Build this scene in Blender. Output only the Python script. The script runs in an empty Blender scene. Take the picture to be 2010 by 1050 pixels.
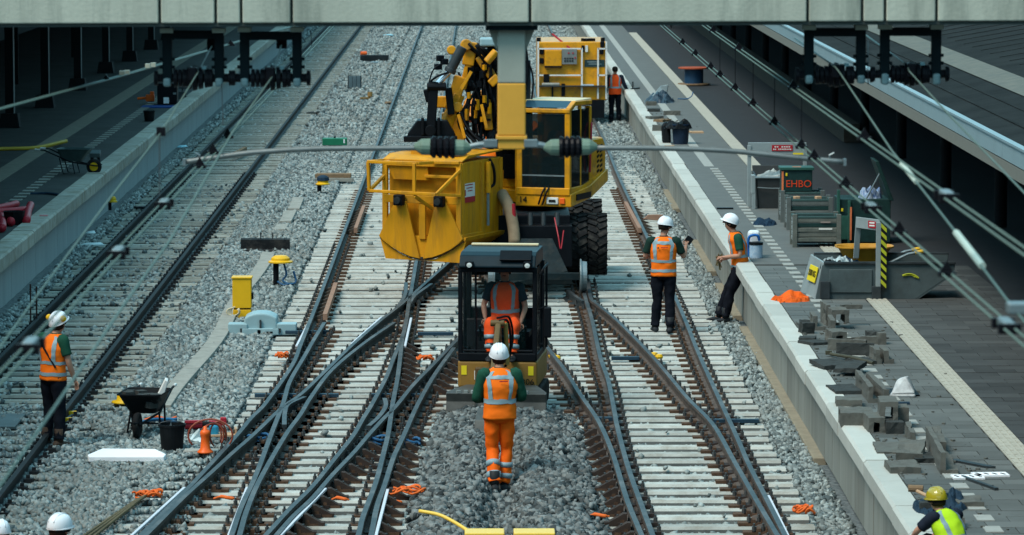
import bpy, math, random
import numpy as np
from mathutils import Vector, Matrix, noise
R = math.radians
rnd = random.Random(7)
scn = bpy.context.scene
col = scn.collection

# ------------------------------------------------------------------ camera
FPX, CX, CY, CAMZ = 7800.0, 1005.0, 525.0, 7.13
PITCH = math.atan(785.0/FPX)
YAW = math.atan(60.0*math.cos(PITCH)/FPX)
cam = bpy.data.cameras.new('camera'); camo = bpy.data.objects.new('camera', cam); col.objects.link(camo)
camo.location = (0, 0, CAMZ); camo.rotation_euler = (R(90)-PITCH, 0, -YAW)
cam.sensor_width = 36.0; cam.lens = 36.0*FPX/2010.0
cam.clip_start = 0.5; cam.clip_end = 4000
cam.dof.use_dof = True; cam.dof.focus_distance = 54.0; cam.dof.aperture_fstop = 6.3
scn.camera = camo
scn.render.resolution_x, scn.render.resolution_y = 1024, 535
# ------------------------------------------------------------------ light
SUN_EL, SUN_AZ = 55.0, 230.0        # azimuth clockwise from +Y: sun stands to the left, a little beyond
w = bpy.data.worlds.new('World'); scn.world = w; w.use_nodes = True
nt = w.node_tree; bg = nt.nodes['Background']
sky = nt.nodes.new('ShaderNodeTexSky'); sky.sky_type = 'NISHITA'; sky.sun_disc = False
sky.sun_elevation = R(SUN_EL); sky.sun_rotation = R(SUN_AZ)
sky.air_density = 1.4; sky.dust_density = 4.0; sky.ozone_density = 2.0
mx = nt.nodes.new('ShaderNodeMix'); mx.data_type = 'RGBA'; mx.inputs[0].default_value = 0.72
mx.inputs[7].default_value = (3.2, 8.1, 10.2, 1)      # thin even cloud cover
nt.links.new(sky.outputs[0], mx.inputs[6]); nt.links.new(mx.outputs[2], bg.inputs[0])
bg.inputs[1].default_value = 0.105
sl = bpy.data.lights.new('sun', 'SUN'); sl.energy = 2.2; sl.angle = R(24); sl.color = (1.0, 0.925, 0.81)
so = bpy.data.objects.new('sun', sl); col.objects.link(so)
az, el = R(SUN_AZ), R(SUN_EL)
sd = Vector((math.sin(az)*math.cos(el), math.cos(az)*math.cos(el), math.sin(el)))
so.rotation_euler = (-sd).to_track_quat('-Z', 'Y').to_euler(); so.location = sd*60
scn.view_settings.view_transform = 'Standard'; scn.view_settings.look = 'None'
scn.view_settings.exposure = 0.48; scn.view_settings.gamma = 1.0; scn.view_settings.use_curve_mapping = False

# ------------------------------------------------------------------ picture <-> place
_fw = Vector((math.sin(YAW)*math.cos(PITCH), math.cos(YAW)*math.cos(PITCH), -math.sin(PITCH)))
_rt = Vector((math.cos(YAW), -math.sin(YAW), 0)); _up = _rt.cross(_fw)
def ray(u, v): return _rt*((u-CX)/FPX) + _up*(-(v-CY)/FPX) + _fw
def G(u, v, z=0.0):                 # the point of height z seen at picture position u, v
    d = ray(u, v); return Vector((0, 0, CAMZ)) + d*((z-CAMZ)/d.z)
def P(u, v, D):                     # the point D metres down the line seen at u, v
    d = ray(u, v); return Vector((0, 0, CAMZ)) + d*(D/d.y)

# ------------------------------------------------------------------ materials
MATS = {}
def mat(name, c, rough=0.7, metal=0.0, var=0.25, scale=6.0, bump=0.0, bscale=60.0, c2=None, dirt=None, dscale=1.5, island=False, spec=None, coat=0.0, streak=False, orand=0.0):
    if name in MATS: return MATS[name]
    m = bpy.data.materials.new(name); m.use_nodes = True; t = m.node_tree; N = t.nodes; L = t.links
    b = N['Principled BSDF']; b.inputs['Roughness'].default_value = rough; b.inputs['Metallic'].default_value = metal
    b.inputs['Specular IOR Level'].default_value = spec if spec is not None else (0.16 if rough > 0.55 else 0.3)
    if coat: b.inputs['Coat Weight'].default_value = coat
    tc = N.new('ShaderNodeTexCoord')
    mp = N.new('ShaderNodeMapping'); L.new(tc.outputs['Object'], mp.inputs[0])
    if streak: mp.inputs['Scale'].default_value = (1, 1, 0.12)
    oi = N.new('ShaderNodeObjectInfo'); ml = N.new('ShaderNodeMath'); ml.operation = 'MULTIPLY'; ml.inputs[1].default_value = 61.0
    L.new(oi.outputs['Random'], ml.inputs[0]); L.new(ml.outputs[0], mp.inputs['Location'])
    nz = N.new('ShaderNodeTexNoise'); nz.inputs['Scale'].default_value = scale; nz.inputs['Detail'].default_value = 5; nz.inputs['Roughness'].default_value = 0.65
    L.new(mp.outputs[0], nz.inputs[0])
    rp = N.new('ShaderNodeValToRGB'); rp.color_ramp.elements[0].position = 0.3; rp.color_ramp.elements[1].position = 0.72
    c2 = c2 or tuple(x*(1-var) for x in c)
    rp.color_ramp.elements[0].color = (*c2, 1); rp.color_ramp.elements[1].color = (*c, 1)
    if island:
        g = N.new('ShaderNodeNewGeometry'); L.new(g.outputs['Random Per Island'], rp.inputs[0])
        rp.color_ramp.elements[0].position = 0.0; rp.color_ramp.elements[1].position = 1.0
    else: L.new(nz.outputs[0], rp.inputs[0])
    out = rp.outputs[0]
    if dirt:
        n2 = N.new('ShaderNodeTexNoise'); n2.inputs['Scale'].default_value = dscale; n2.inputs['Detail'].default_value = 8; n2.inputs['Roughness'].default_value = 0.7
        L.new(mp.outputs[0], n2.inputs[0])
        r2 = N.new('ShaderNodeValToRGB'); r2.color_ramp.elements[0].position = 0.48; r2.color_ramp.elements[1].position = 0.68
        r2.color_ramp.elements[1].color = (0.85, 0.85, 0.85, 1)
        L.new(n2.outputs[0], r2.inputs[0])
        m2 = N.new('ShaderNodeMix'); m2.data_type = 'RGBA'; L.new(r2.outputs[0], m2.inputs[0]); L.new(out, m2.inputs[6]); m2.inputs[7].default_value = (*dirt, 1)
        out = m2.outputs[2]
    if orand:
        m3 = N.new('ShaderNodeMapRange'); m3.inputs[3].default_value = 1-orand; m3.inputs[4].default_value = 1+orand*.5; L.new(oi.outputs['Random'], m3.inputs[0])
        m4 = N.new('ShaderNodeMix'); m4.data_type = 'RGBA'; m4.blend_type = 'MULTIPLY'; m4.inputs[0].default_value = 1.0
        cb = N.new('ShaderNodeCombineColor'); [L.new(m3.outputs[0], cb.inputs[q]) for q in range(3)]
        L.new(out, m4.inputs[6]); L.new(cb.outputs[0], m4.inputs[7]); out = m4.outputs[2]
    L.new(out, b.inputs['Base Color'])
    if bump:
        n3 = N.new('ShaderNodeTexNoise'); n3.inputs['Scale'].default_value = bscale; n3.inputs['Detail'].default_value = 4; L.new(tc.outputs['Object'], n3.inputs[0])
        bp = N.new('ShaderNodeBump'); bp.inputs['Strength'].default_value = bump; bp.inputs['Distance'].default_value = 0.02
        L.new(n3.outputs[0], bp.inputs['Height']); L.new(bp.outputs[0], b.inputs['Normal'])
    MATS[name] = m; return m
def glass(name, c, a):
    m = mat(name, c, rough=0.06, var=0.05); b = m.node_tree.nodes['Principled BSDF']; b.inputs['Alpha'].default_value = a; return m

concrete = mat('beam_concrete', (0.52, 0.53, 0.44), 0.85, var=0.3, scale=3.0, bump=0.15, bscale=40, dirt=(0.20, 0.22, 0.185), dscale=3.4, streak=True)
sleeper_m = mat('sleeper_concrete', (0.50, 0.50, 0.455), 0.85, var=0.25, scale=5, bump=0.2, bscale=50, dirt=(0.30, 0.275, 0.23), dscale=4, orand=0.22)
old_sleeper_m = mat('old_sleeper', (0.38, 0.375, 0.325), 0.9, var=0.35, scale=5, bump=0.3, dirt=(0.22, 0.22, 0.18), dscale=4, orand=0.3)
stone_m = mat('ballast_stone', (0.36, 0.405, 0.39), 0.9, island=True, c2=(0.055, 0.075, 0.08), dirt=(0.20, 0.21, 0.195), dscale=0.4)
bed_m = mat('ballast_bed', (0.20, 0.22, 0.22), 0.95, var=0.6, scale=14, bump=1.0, bscale=11, c2=(0.05, 0.062, 0.066))
dug_m = mat('dug_stone', (0.22, 0.235, 0.228), 0.9, island=True, c2=(0.022, 0.028, 0.030))
steel_top = mat('rail_head', (0.055, 0.060, 0.063), 0.45, spec=0.18, metal=0.1, var=0.5, scale=3, dirt=(0.12, 0.115, 0.11), dscale=1.2)
rust = mat('rail_side', (0.135, 0.108, 0.092), 0.8, var=0.45, scale=8, c2=(0.055, 0.045, 0.04))
rail_grey = mat('rail_web_grey', (0.085, 0.075, 0.066), 0.75, var=0.4, scale=6)
old_rail = mat('old_rail', (0.020, 0.022, 0.024), 0.6, var=0.4, spec=0.12)
plate_rust = mat('baseplate_rust', (0.13, 0.072, 0.044), 0.85, var=0.6, scale=20)
bolt_m = mat('bolt_steel', (0.10, 0.105, 0.105), 0.5, metal=0.4, var=0.4)
white_bar = mat('white_bar', (0.62, 0.62, 0.66), 0.4, var=0.1)
plat_conc = mat('coping_concrete', (0.52, 0.52, 0.47), 0.85, var=0.15, scale=3, bump=0.15, dirt=(0.45, 0.44, 0.39), dscale=6, orand=0.14)
wall_conc = mat('platform_wall_concrete', (0.29, 0.30, 0.27), 0.85, var=0.25, scale=3, dirt=(0.22, 0.22, 0.19), dscale=2.5, streak=True, orand=0.2)
wall_left = mat('left_wall_concrete', (0.36, 0.40, 0.40), 0.85, var=0.2, scale=2, streak=True)
cop_left = mat('left_coping', (0.44, 0.42, 0.36), 0.85, var=0.3, scale=5, dirt=(0.24, 0.20, 0.14), dscale=3, orand=0.2)
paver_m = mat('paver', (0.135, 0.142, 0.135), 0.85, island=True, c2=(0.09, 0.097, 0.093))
paver_shade = mat('platform_paving_shade', (0.036, 0.039, 0.043), 0.85, var=0.2, scale=3, bump=0.2)  # base colour darkened to stand in for shade under the canopy
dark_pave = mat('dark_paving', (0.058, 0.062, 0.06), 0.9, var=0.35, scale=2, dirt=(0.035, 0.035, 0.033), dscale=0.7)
tactile_m = mat('tactile', (0.45, 0.43, 0.36), 0.85, var=0.2, scale=9)
marker_m = mat('platform_marker', (0.36, 0.36, 0.33), 0.8, var=0.2, scale=10)
block_m = mat('loose_block', (0.135, 0.133, 0.118), 0.9, var=0.3, scale=8, bump=0.2, dirt=(0.12, 0.125, 0.11), dscale=4)
block_dark = mat('loose_block_dark', (0.055, 0.06, 0.058), 0.9, var=0.4, scale=8, bump=0.3)
roof_m = mat('roof_felt', (0.026, 0.03, 0.03), 0.9, spec=0.04, var=0.5, scale=1.2, bump=0.4, bscale=20)
sand_m = mat('sand_strip', (0.30, 0.26, 0.19), 0.95, var=0.3, scale=6, bump=0.3)
yellow = mat('machine_yellow', (0.74, 0.31, 0.006), 0.42, var=0.14, scale=2.5, dirt=(0.27, 0.125, 0.02), dscale=3.0, coat=0.15)
yellow_old = mat('worn_yellow', (0.74, 0.315, 0.006), 0.55, var=0.30, scale=3, dirt=(0.34, 0.155, 0.02), dscale=4, streak=True)
tan_yellow = mat('mini_yellow', (0.30, 0.160, 0.034), 0.5, var=0.2, scale=4)
post_yellow = mat('post_yellow', (0.74, 0.37, 0.055), 0.6, var=0.15, scale=4)
post_grey = mat('post_grey', (0.38, 0.39, 0.33), 0.6, var=0.15, scale=4)
pale_roof = mat('cab_roof_cream', (0.68, 0.55, 0.33), 0.5, var=0.12)
black = mat('black_paint', (0.008, 0.010, 0.013), 0.45, var=0.4, spec=0.08)
rubber = mat('tyre_rubber', (0.020, 0.020, 0.021), 0.8, spec=0.08, var=0.5, scale=10, dirt=(0.06, 0.055, 0.048), dscale=5)
dark_metal = mat('dark_metal', (0.05, 0.062, 0.068), 0.5, metal=0.3, var=0.5, scale=5)
grey_metal = mat('grey_metal', (0.26, 0.31, 0.32), 0.45, metal=0.5, var=0.3)
blade_m = mat('blade_steel', (0.115, 0.115, 0.107), 0.6, metal=0.4, var=0.4, scale=5)
chrome = mat('cylinder_rod', (0.7, 0.75, 0.8), 0.2, metal=0.9, var=0.1)
teal_roof = mat('mini_roof', (0.007, 0.020, 0.028), 0.42, var=0.3, spec=0.12)
orange = mat('hivis_orange', (1.0, 0.18, 0.008), 0.75, var=0.14, scale=7)
orange2 = mat('hivis_trousers', (1.0, 0.145, 0.006), 0.75, var=0.18, scale=8)
redor = mat('hivis_red', (1.0, 0.10, 0.015), 0.75, var=0.15, scale=7)
lime = mat('hivis_yellow', (0.52, 0.82, 0.02), 0.7, var=0.15, scale=7)
band_m = mat('reflective_band', (0.25, 0.36, 0.40), 0.5, var=0.15)
green_shirt = mat('green_shirt', (0.012, 0.075, 0.045), 0.85, var=0.3)
dgreen_shirt = mat('dark_green_shirt', (0.010, 0.035, 0.026), 0.85, var=0.3)
navy = mat('navy_trousers', (0.010, 0.012, 0.018), 0.85, var=0.4, scale=9, spec=0.05)
navy_shirt = mat('navy_shirt', (0.014, 0.020, 0.035), 0.85, var=0.3)
boot_black = mat('boot_black', (0.022, 0.026, 0.03), 0.6, var=0.4)
boot_brown = mat('boot_brown', (0.075, 0.05, 0.036), 0.8, var=0.4)
skin = mat('skin', (0.48, 0.25, 0.17), 0.6, var=0.1)
hair_m = mat('dark_hair', (0.02, 0.014, 0.01), 0.8, var=0.3)
helmet_w = mat('helmet_white', (0.82, 0.83, 0.86), 0.3, var=0.05, coat=0.3)
helmet_y = mat('helmet_gold', (0.42, 0.33, 0.02), 0.22, var=0.15, coat=0.6)
lampred = mat('red_lamp', (0.8, 0.01, 0.03), 0.3)
yplastic = mat('yellow_plastic', (0.80, 0.45, 0.01), 0.4, var=0.08)
bluegrey = mat('blue_grey_casing', (0.30, 0.44, 0.47), 0.5, var=0.12)
foam = mat('white_foam', (0.88, 0.88, 0.9), 0.8, var=0.04)
plastic_black = mat('black_plastic', (0.009, 0.011, 0.013), 0.5, var=0.3, spec=0.09)
blue_c = mat('blue_cable', (0.02, 0.10, 0.22), 0.5, var=0.2)
orange_rope = mat('orange_rope', (0.85, 0.16, 0.03), 0.7, var=0.3, scale=20)
orange_plastic = mat('orange_plastic', (0.88, 0.13, 0.015), 0.4, var=0.1)
red_m = mat('red_plastic', (0.45, 0.02, 0.035), 0.5, var=0.25)
green_box = mat('green_box', (0.01, 0.17, 0.085), 0.5, var=0.2)
dgreen = mat('dark_green_paint', (0.012, 0.045, 0.042), 0.5, var=0.4)
skip_m = mat('skip_grey', (0.085, 0.115, 0.12), 0.55, var=0.35, scale=3, dirt=(0.05, 0.06, 0.06), dscale=2)
skip_light = mat('skip_light', (0.28, 0.33, 0.335), 0.5, var=0.25, scale=3)
crate_m = mat('crate_steel', (0.16, 0.17, 0.15), 0.65, var=0.35, scale=5, dirt=(0.07, 0.09, 0.08), dscale=3)
wood = mat('wood', (0.26, 0.17, 0.10), 0.85, var=0.4, scale=10)
card = mat('cardboard', (0.50, 0.32, 0.19), 0.85, var=0.15)
tub_orange = mat('tub_orange', (0.55, 0.25, 0.02), 0.5, var=0.2)
insul_green = mat('insulator_cap', (0.17, 0.25, 0.19), 0.5, var=0.2)
insul_black = mat('insulator_shed', (0.010, 0.010, 0.013), 0.4, var=0.3, spec=0.08)
wire_m = mat('contact_wire', (0.12, 0.175, 0.15), 0.5, metal=0.2, var=0.15)
hanger_m = mat('hanger_paint', (0.008, 0.015, 0.018), 0.6, var=0.3, spec=0.06)
hanger_end = mat('hanger_end', (0.16, 0.26, 0.28), 0.4, var=0.2)  # light-blue reflection on the clamps, put into the base colour
pad_m = mat('hanger_pad', (0.50, 0.56, 0.48), 0.7, var=0.1)
fascia_m = mat('canopy_fascia', (0.24, 0.34, 0.37), 0.5, var=0.12, scale=2)
soffit_m = mat('canopy_soffit', (0.19, 0.19, 0.165), 0.7, var=0.1)
gutter_dirt = mat('valley_grit', (0.15, 0.15, 0.125), 0.9, var=0.4, scale=4, c2=(0.10, 0.11, 0.10), bump=0.4)
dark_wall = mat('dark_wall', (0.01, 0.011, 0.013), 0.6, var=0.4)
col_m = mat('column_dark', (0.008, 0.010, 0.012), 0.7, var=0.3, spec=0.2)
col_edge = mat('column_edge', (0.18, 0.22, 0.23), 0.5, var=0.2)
glassd = glass('cab_glass', (0.008, 0.016, 0.018), 0.72)
glass2 = glass('mini_glass', (0.008, 0.035, 0.036), 0.07)
rooflight = mat('roof_glass', (0.02, 0.06, 0.09), 0.25, var=0.1, spec=0.15)
white_p = mat('white_paint', (0.75, 0.74, 0.70), 0.5, var=0.1)
red_sign = mat('red_sign', (0.42, 0.02, 0.03), 0.5, var=0.1)
ysign = mat('yellow_sign', (0.80, 0.62, 0.02), 0.5, var=0.05)
black_print = mat('black_print', (0.012, 0.012, 0.012), 0.6)
orange_print = mat('orange_print', (0.75, 0.07, 0.02), 0.6)
olive = mat('hazard_yellow', (0.48, 0.52, 0.03), 0.5, var=0.15)
tan_hose = mat('tan_hose', (0.26, 0.19, 0.12), 0.8, var=0.3)
bluecloth = mat('blue_cloth', (0.02, 0.045, 0.075), 0.8, var=0.4)
plastic_sheet = mat('plastic_sheet', (0.55, 0.65, 0.66), 0.3, var=0.2)
stone_white = mat('bag_white', (0.62, 0.63, 0.62), 0.6, var=0.3, scale=8, c2=(0.3, 0.3, 0.3))
duct_m = mat('duct_cover', (0.34, 0.33, 0.29), 0.9, var=0.2, scale=6, dirt=(0.20, 0.20, 0.18), dscale=4)
headlamp = mat('lamp_glass', (0.75, 0.78, 0.75), 0.2)
ground_far = mat('far_ground', (0.19, 0.21, 0.205), 0.95, var=0.4, scale=3, bump=0.4, bscale=8)

# ------------------------------------------------------------------ mesh helpers
def V(*a): return Vector(a)
class MB:
    def __init__(s): s.v = []; s.f = []
    def add(s, vs, fs):
        o = len(s.v); s.v += [Vector(x) for x in vs]; s.f += [tuple(i+o for i in f) for f in fs]; return s
    def box(s, c, d, rz=0.0, rot=None, taper=1.0):
        M = rot if rot is not None else Matrix.Rotation(rz, 3, 'Z')
        vs = []
        for z in (-.5, .5):
            k = taper if z > 0 else 1.0
            for x, y in ((-.5, -.5), (.5, -.5), (.5, .5), (-.5, .5)):
                vs.append(Vector(c) + M @ Vector((x*d[0]*k, y*d[1]*k, z*d[2])))
        return s.add(vs, [(3, 2, 1, 0), (4, 5, 6, 7), (0, 1, 5, 4), (1, 2, 6, 5), (2, 3, 7, 6), (3, 0, 4, 7)])
    def bar(s, a, b, wx, wy, up=(0, 0, 1)):
        a, b = Vector(a), Vector(b); d = (b-a); l = d.length; d.normalize()
        u = Vector(up); x = d.cross(u)
        if x.length < 1e-4: x = d.cross(Vector((0, 1, 0)))
        x.normalize(); y = x.cross(d)
        vs = [p + x*sx*wx/2 + y*sy*wy/2 for p in (a, b) for sx, sy in ((-1, -1), (1, -1), (1, 1), (-1, 1))]
        return s.add(vs, [(3, 2, 1, 0), (4, 5, 6, 7), (0, 1, 5, 4), (1, 2, 6, 5), (2, 3, 7, 6), (3, 0, 4, 7)])
    def tube(s, pts, r, n=8, caps=True):
        pts = [Vector(p) for p in pts]; rr = r if isinstance(r, (list, tuple)) else [r]*len(pts)
        ref = None; rings = []
        for i, p in enumerate(pts):
            t = (pts[min(i+1, len(pts)-1)] - pts[max(i-1, 0)])
            if t.length < 1e-9: t = Vector((0, 0, 1))
            t.normalize()
            if ref is None:
                ref = Vector((0, 0, 1)) if abs(t.z) < 0.9 else Vector((0, 1, 0))
            x = (ref - t*ref.dot(t)); x.normalize(); y = t.cross(x); ref = x
            rings.append([p + (x*math.cos(2*math.pi*k/n) + y*math.sin(2*math.pi*k/n))*rr[i] for k in range(n)])
        return s.rings(rings, caps)
    def rings(s, rings, caps=True):
        n = len(rings[0]); vs = [p for r in rings for p in r]; fs = []
        for i in range(len(rings)-1):
            for k in range(n):
                a = i*n+k; b = i*n+(k+1) % n; fs.append((a, b, b+n, a+n))
        if caps: fs.append(tuple(range(n-1, -1, -1))); fs.append(tuple(range((len(rings)-1)*n, len(rings)*n)))
        return s.add(vs, fs)
    def cyl(s, a, b, r, n=16, r2=None): return s.tube([a, b], [r, r if r2 is None else r2], n)
    def lathe(s, prof, c=(0, 0, 0), n=20, rot=None):
        M = rot or Matrix.Identity(3)
        return s.rings([[Vector(c) + M @ Vector((r*math.cos(2*math.pi*k/n), r*math.sin(2*math.pi*k/n), z)) for k in range(n)] for r, z in prof])
    def prism(s, poly, vec):
        n = len(poly); v = Vector(vec); vs = [Vector(p) for p in poly] + [Vector(p)+v for p in poly]
        return s.add(vs, [tuple(range(n-1, -1, -1)), tuple(range(n, 2*n))] + [(k, (k+1) % n, n+(k+1) % n, n+k) for k in range(n)])
    def mesh(s, name):
        m = bpy.data.meshes.new(name); m.from_pydata([tuple(x) for x in s.v], [], s.f); m.update(); return m
    def build(s, name, mt, parent=None, smooth=False, bev=0.0, seg=2):
        return link(name, s.mesh(name), mt, parent, smooth, bev, seg)
def link(name, me, mt, parent=None, smooth=False, bev=0.0, seg=2):
    for m in (mt if isinstance(mt, (list, tuple)) else [mt]): me.materials.append(m)
    import bmesh
    bm = bmesh.new(); bm.from_mesh(me); bmesh.ops.recalc_face_normals(bm, faces=bm.faces); bm.to_mesh(me); bm.free()
    if smooth: me.polygons.foreach_set('use_smooth', [True]*len(me.polygons))
    o = bpy.data.objects.new(name, me); col.objects.link(o)
    if parent: o.parent = parent
    if bev:
        b = o.modifiers.new('bevel', 'BEVEL'); b.width = bev; b.segments = seg; b.limit_method = 'ANGLE'
    return o
def thing(name, label, cat, loc=(0, 0, 0), rz=0.0, group=None):
    o = bpy.data.objects.new(name, None); col.objects.link(o); o.location = loc; o.rotation_euler = (0, 0, rz)
    o.empty_display_size = 0.1; return tag(o, label, cat, group)
def tag(o, label, cat, group=None):
    o['label'] = label; o['category'] = cat
    if group: o['group'] = group
    return o
def stuff(o): o['kind'] = 'stuff'; return o
def struct(o): o['kind'] = 'structure'; return o
def at(o, loc, rz=0.0): o.location = loc; o.rotation_euler = (0, 0, rz); return o
def text(name, s, size, mt, parent, loc, rot, ext=0.004):
    c = bpy.data.curves.new(name, 'FONT'); c.body = s; c.size = size; c.extrude = ext; c.align_x = 'CENTER'; c.align_y = 'CENTER'
    t = bpy.data.objects.new('tmp', c); col.objects.link(t); bpy.context.view_layer.update()
    me = bpy.data.meshes.new_from_object(t.evaluated_get(bpy.context.evaluated_depsgraph_get())); bpy.data.objects.remove(t); bpy.data.curves.remove(c)
    me.materials.clear(); me.materials.append(mt)
    o = bpy.data.objects.new(name, me); col.objects.link(o); o.parent = parent; o.location = loc; o.rotation_euler = rot; return o
def smooth_path(pts, k=6):
    pts = [Vector(p) for p in pts]; q = [pts[0]*2-pts[1]] + pts + [pts[-1]*2-pts[-2]]; out = []
    for i in range(1, len(q)-2):
        a, b, c, d = q[i-1:i+3]
        for j in range(k):
            t = j/k
            out.append(0.5*((2*b) + (c-a)*t + (2*a-5*b+4*c-d)*t*t + (3*b-a-3*c+d)*t**3))
    out.append(pts[-1]); return out
def wob(r=1.0): return (rnd.random()*2-1)*r
def copy_tree(o, parent=None):
    c = o.copy(); col.objects.link(c)
    if parent: c.parent = parent
    for ch in [x for x in bpy.data.objects if x.parent == o]: copy_tree(ch, c)
    return c
# ================================================================== LARGE STRUCTURE
RT = 0.16                                                # rail top above sleeper top (z = 0)
def wx(pts): return [G(u, v, RT) for u, v in pts]
RAILS = {}
def rail_path(key, pts, e0=0.0, e1=0.0, k=6):
    p = wx(pts)
    if e0: d = (p[0]-p[1]).normalized(); p.insert(0, p[0]+d*e0)
    if e1: d = (p[-1]-p[-2]).normalized(); p.append(p[-1]+d*e1)
    RAILS[key] = smooth_path(p, k); return RAILS[key]
def line(X, D0, D1): return [V(X, D0, RT), V(X, D1, RT)]
PROF = [(-.029, .16), (.029, .16), (.032, .123), (.011, .105), (.011, .03), (.07, .012), (.07, 0), (-.07, 0), (-.07, .012), (-.011, .03), (-.011, .105), (-.032, .123)]
def sweep_rail(name, path, parent, m_top, m_side, label=None):
    rings = []
    for i, p in enumerate(path):
        t = (path[min(i+1, len(path)-1)] - path[max(i-1, 0)]); t.z = 0; t.normalize(); x = V(t.y, -t.x, 0)
        rings.append([V(p.x, p.y, p.z-RT) + x*a + V(0, 0, z) for a, z in PROF])
    mb = MB().rings(rings); me = mb.mesh(name)
    o = link(name, me, [m_side, m_top], parent)
    for f in o.data.polygons:
        if f.normal.z > 0.9 and f.center.z > RT-0.01: f.material_index = 1
    if label: o['label'] = label
    return o
# --- rails traced from the photograph, laid on the ground
rail_path('a', [(627, 583), (592, 671), (573, 717), (522, 790), (493, 820), (462, 857), (385, 941), (362, 964), (278, 1048)], 0, 4)
RAILS['a'] = [V(-2.66, 200, RT), V(-2.655, 120, RT)] + RAILS['a']
rail_path('b', [(637, 632), (615, 668), (598, 698), (569, 748), (556, 790), (533, 850), (503, 930), (474, 993), (455, 1048)], 0, 4)
rail_path('c', [(883, 512), (793, 592), (746, 629), (690, 678), (630, 736), (592, 772), (552, 801), (497, 853), (459, 886), (411, 930), (362, 974), (305, 1031)], 12, 4)
rail_path('d', [(774, 632), (713, 674), (650, 727), (611, 778), (589, 814), (560, 854), (510, 941), (484, 1002), (470, 1050)], 0, 4)
rail_path('e', [(808, 566), (803, 592), (795, 642), (786, 670), (771, 706), (758, 740), (731, 791), (712, 822), (692, 856), (656, 901), (614, 953), (567, 1000), (527, 1044)], 0, 4)
RAILS['e'] = [V(-1.15, 200, RT), V(-1.15, 110, RT)] + RAILS['e']
rail_path('f', [(790, 660), (781, 736), (771, 790), (762, 850), (753, 888), (738, 945), (713, 1012), (704, 1048)], 0, 4)
rail_path('g', [(895, 668), (850, 715), (811, 755), (777, 797), (752, 822), (722, 855), (694, 888), (652, 932), (614, 976), (576, 1012), (544, 1048)], 14, 4)
rail_path('h', [(891, 682), (855, 732), (821, 791), (792, 855), (772, 898), (755, 951), (740, 993), (729, 1048)], 0, 4)
rail_path('i', [(1093, 83), (1177, 257), (1215, 347), (1322, 575), (1373, 697), (1444, 852), (1468, 907), (1507, 983), (1541, 1050)], 30, 4)
rail_path('j', [(1155, 556), (1160, 585), (1173, 597), (1211, 628), (1266, 683), (1305, 727), (1350, 781), (1400, 833), (1443, 908), (1483, 978), (1520, 1040)], 2, 4)
rail_path('k', [(1152, 594), (1162, 627), (1178, 700), (1193, 743), (1205, 802), (1213, 843), (1233, 917), (1260, 993), (1280, 1047)], 0, 4)
RAILS['k'] = [V(1.66, 200, RT), V(1.66, 100, RT), V(1.66, 72, RT)] + RAILS['k']
rail_path('l', [(1072, 678), (1107, 723), (1140, 775), (1174, 825), (1201, 885), (1230, 978), (1258, 1047)], 16, 4)
def xat(path, D):
    for p, q in zip(path, path[1:]):
        a, b = (p, q) if p.y < q.y else (q, p)
        if a.y <= D <= b.y and b.y > a.y: t = (D-a.y)/(b.y-a.y); return a.x+(b.x-a.x)*t
    return None
T1L, T1R = -6.90, -5.39
D_ZONE0, D_ZONE1, D_FULL = 51.3, 74.0, 100.0
def spans(D):                                            # sleeper ends of the two right-hand tracks at depth D
    if D < D_ZONE0:
        a = xat(RAILS['a'], D); h = xat(RAILS['h'], D); l = xat(RAILS['l'], D)
        a = -4.6 if a is None else a; h = -1.1 if h is None else h; l = 1.7 if l is None else l
        return [(a-.47, max(h, -1.14)+.5), (l-.52, 3.62)]
    if D < D_ZONE1: return [(-3.12, 3.64)]
    return [(-3.14, -.66), (1.17, 3.66)]
SD = [38.0+.6*k for k in range(1, 104)]
def clamp(x, a=0.0, b=1.0): return max(a, min(b, x))
def zb(X, D):                                            # top of the ballast
    n = noise.noise(V(X*.9, D*.9, 0))*.035 + noise.noise(V(X*3, D*3, 5))*.02
    if X < -7.3: z = .04
    elif X < -4.85: z = -.075
    elif X < -3.2: z = .02
    else:
        z = -.075
        if D > D_ZONE1 and -.6 < X < 1.1: z = .03
    if X > 3.68: z = -.03
    if D < D_ZONE0+1.2:
        sp = spans(min(D, D_ZONE0-.01)); a, b = sp[0][1]-.25, sp[1][0]+.35
        if a < X < b and D < 54:
            k = math.sin(math.pi*(X-a)/(b-a))**.6
            trench = 1.25*math.exp(-((X-.23-(D-45)*.01)/.22)**2)*clamp((50.2-D)/2)
            z = max(z, -.06+k*(.24-.24*trench)*clamp((D_ZONE0+.9-D)/1.0)) + n*1.6
        if X < sp[0][0]: z = .02
    far = clamp((D-84)/14)
    if X > -3.3: z += far*(.075+.02*noise.noise(V(X*2, D*.5, 9)))
    elif X > -7.4 and X < -4.8: z += .02*clamp((D-60)/20)
    return z+n*.5
# --- ballast bed
nx, xs = 61, None
xs = list(np.linspace(-7.85, 4.32, 86)); ys = list(np.arange(34, 100, .33)) + list(np.linspace(100, 260, 60))
bm_ = MB(); vs = []
for D in ys:
    for X in xs: vs.append(V(X, D, zb(X, D)-.035))
n = len(xs); fs = [(j*n+i, j*n+i+1, (j+1)*n+i+1, (j+1)*n+i) for j in range(len(ys)-1) for i in range(n-1)]
bm_.add(vs, fs); struct(bm_.build('ballast_bed', bed_m, smooth=True))
# --- ground beyond and beneath
struct(MB().add([(-1500, -400, -.3), (1500, -400, -.3), (1500, 3000, -.3), (-1500, 3000, -.3)], [(0, 1, 2, 3)]).build('ground', ground_far))
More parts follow.
